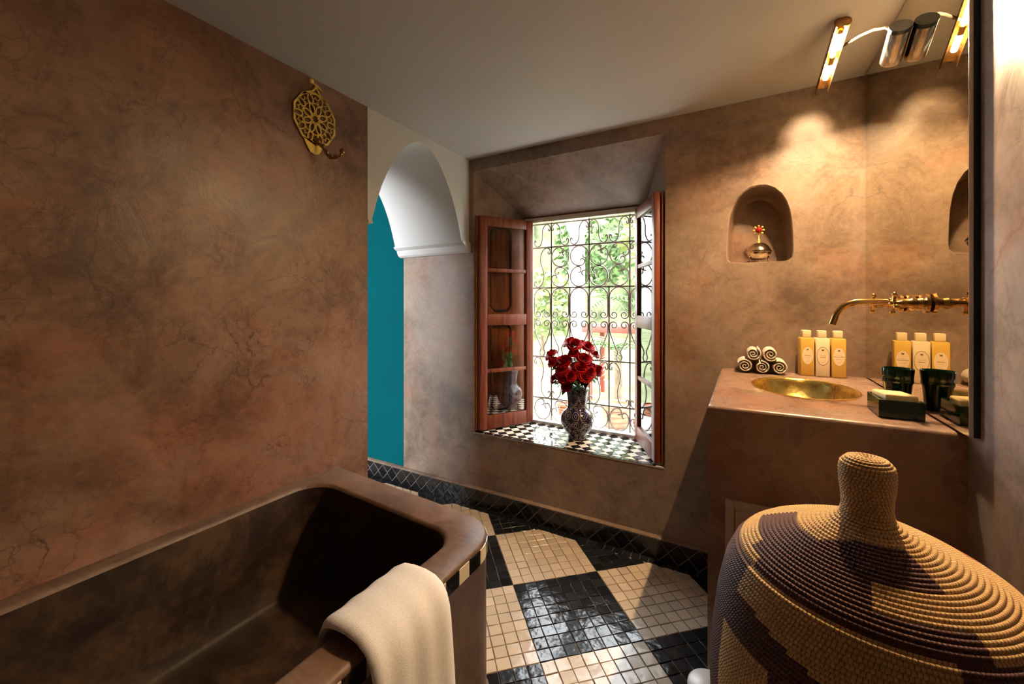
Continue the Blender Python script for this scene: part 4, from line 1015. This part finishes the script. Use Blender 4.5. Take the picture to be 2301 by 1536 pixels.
# ------------------------------------------------------------------ the courtyard outside
gd = MB().box(-14, 14, 2.62, 22, -0.12, -0.02)
struct('floor_court', gd, M['court'], 'pale sunlit grass of the courtyard outside the window', 'lawn')
lg = MB().box(-3.0, 1.2, 2.62, 3.45, -0.02, 0.35)
struct('trim_3', lg, M['house'], 'white masonry ledge outside the window carrying flower pots', 'ledge')
hw = MB().box(-12, 12, 15.0, 15.3, -0.02, 5.0)
struct('wall_court', hw, M['ivy'], 'far courtyard wall covered in pale greenery', 'wall')
cl = MB().lathe([(0.16, 0.0), (0.16, 0.2), (0.12, 0.24), (0.11, 2.3), (0.15, 2.36), (0.17, 2.5)], 20)
tag(obj('court_column', cl, M['house'], loc=(-2.10, 5.6, -0.02)), 'white round column standing in the courtyard', 'column')
def pot(x, y, z, r, h, m, label, ribs=3):
    t = thing('flower_pot', label, 'pot', (x, y, z), 0, 'terracotta pots outside the window'); pr = [(0.003, 0), (r*0.72, 0)]
    for k in range(ribs):
        z0 = h*(0.05+0.72*k/ribs); z1 = h*(0.05+0.72*(k+1)/ribs); rk = r*(0.74+0.2*(k+0.5)/ribs); pr += [(rk, z0), (rk+0.006, (z0+z1)/2), (rk, z1-0.004), (rk-0.006, z1)]
    pr += [(r, h*0.80), (r*1.03, h*0.88), (r*1.03, h*0.98), (r*0.98, h), (r*0.86, h*0.98), (r*0.84, h*0.85), (0.003, h*0.84)]
    obj('body', MB().lathe(pr, 36), M[m], t, smooth=30); return t
pot(-0.817, 3.00, 0.351, 0.125, 0.165, 'terracotta', 'wide ribbed pale terracotta pot just outside the window')
pot(-0.62, 2.93, 0.351, 0.060, 0.095, 'terracotta_d', 'small dark terracotta pot at the right of the ribbed pot')
pot(-1.27, 3.10, 0.351, 0.062, 0.090, 'terracotta_d', 'small brown pot outside the window left of the vase')
tb_ = thing('garden_table', 'low red-brown painted garden table in the courtyard', 'table', (-1.42, 5.5, -0.02))
obj('top', MB().cbox(-0.45, 0.62, -0.35, 0.35, 0.90, 0.99, 0.01), M['red_paint'], tb_)
for sx in (-0.36, 0.52):
    for sy in (-0.28, 0.28): obj('leg', MB().cbox(sx-0.03, sx+0.03, sy-0.03, sy+0.03, 0, 0.90, 0.005), M['red_paint'], tb_)
def tree(x, y, h, cr, n, ls, label, m, seed):
    rnd = random.Random(seed); t = thing('garden_tree', label, 'tree', (x, y, -0.02), 0, 'courtyard greenery')
    obj('trunk', MB().tube([(0, 0, 0), (0.05, 0.02, h*0.4), (-0.03, 0.03, h*0.8)], [0.06, 0.045, 0.02], 8), M['trunk'], t)
    c = MB()
    for k in range(n):
        d = Vector((rnd.gauss(0, 1), rnd.gauss(0, 1), rnd.gauss(0, 1))); d.normalize(); d *= cr*rnd.uniform(0.2, 1)**0.5; d.z *= 0.9
        p = Vector((0, 0, h)) + d; u_ = Vector((rnd.uniform(-1, 1), rnd.uniform(-1, 1), rnd.uniform(-1, 0.4))).normalized(); v_ = u_.orthogonal().normalized()*0.32
        l_ = ls*rnd.uniform(0.6, 1.3); c.add([p, p+(u_*0.5+v_)*l_, p+u_*l_, p+(u_*0.5-v_)*l_], [(0, 1, 2, 3)])
    o = obj('crown', c, M[m], t, smooth=0); o['kind'] = 'stuff'; return t
tree(-0.60, 6.4, 2.3, 1.05, 2200, 0.16, 'leafy green tree at the right of the courtyard view', 'foliage2', 1)
tree(-2.55, 8.5, 2.6, 1.1, 1500, 0.18, 'distant tree behind the white column', 'foliage', 2)
tree(-1.05, 10.8, 1.6, 0.9, 1300, 0.17, 'bushy tree behind the red-brown table', 'foliage2', 3)
tree(-0.30, 4.4, 1.05, 0.50, 900, 0.10, 'low leafy bush outside near the right casement', 'foliage', 4)
tree(-3.60, 7.5, 1.3, 0.8, 1000, 0.16, 'rounded shrub at the left of the courtyard view', 'foliage2', 5)
def palm(x, y, h, nf, L_, label, seed):
    rnd = random.Random(seed); t = thing('garden_palm', label, 'palm', (x, y, -0.02), 0, 'courtyard greenery')
    obj('trunk', MB().tube([(0, 0, 0), (0.02, 0, h*0.5), (0, 0.02, h)], [0.05, 0.045, 0.04], 10), M['trunk'], t)
    for k in range(nf):
        a = 2*math.pi*k/nf + rnd.uniform(-0.2, 0.2); el_ = rnd.uniform(0.2, 1.1); c = MB(); pts = []
        for j in range(13):
            s = j/12; pts.append(Vector((math.cos(a)*L_*s*math.cos(el_*(1-s)), math.sin(a)*L_*s*math.cos(el_*(1-s)), h + L_*(math.sin(el_)*s - 0.75*s*s))))
        c.tube(pts, [0.008*(1-0.8*j/12) for j in range(13)], 5)
        for j in range(1, 13):
            for sd_ in (-1, 1):
                p = pts[j]; tn = (pts[j]-pts[j-1]).normalized(); sdv_ = tn.cross(Vector((0, 0, 1))).normalized()*sd_
                ll = 0.26*L_*math.sin(math.pi*(0.12+0.84*j/13)); tip = p + (sdv_*0.8+tn*0.6+Vector((0, 0, -0.35)))*ll
                c.add([p, p+tn*0.016+(tip-p)*0.4, tip, p-tn*0.016+(tip-p)*0.4], [(0, 1, 2, 3)])
        obj('frond', c, M['foliage'], t, smooth=0)
palm(-1.25, 4.6, 0.75, 12, 0.62, 'small palm with arching fronds behind the roses', 6)
palm(-2.0, 6.8, 1.35, 12, 0.9, 'palm with drooping fronds beyond the column', 7)
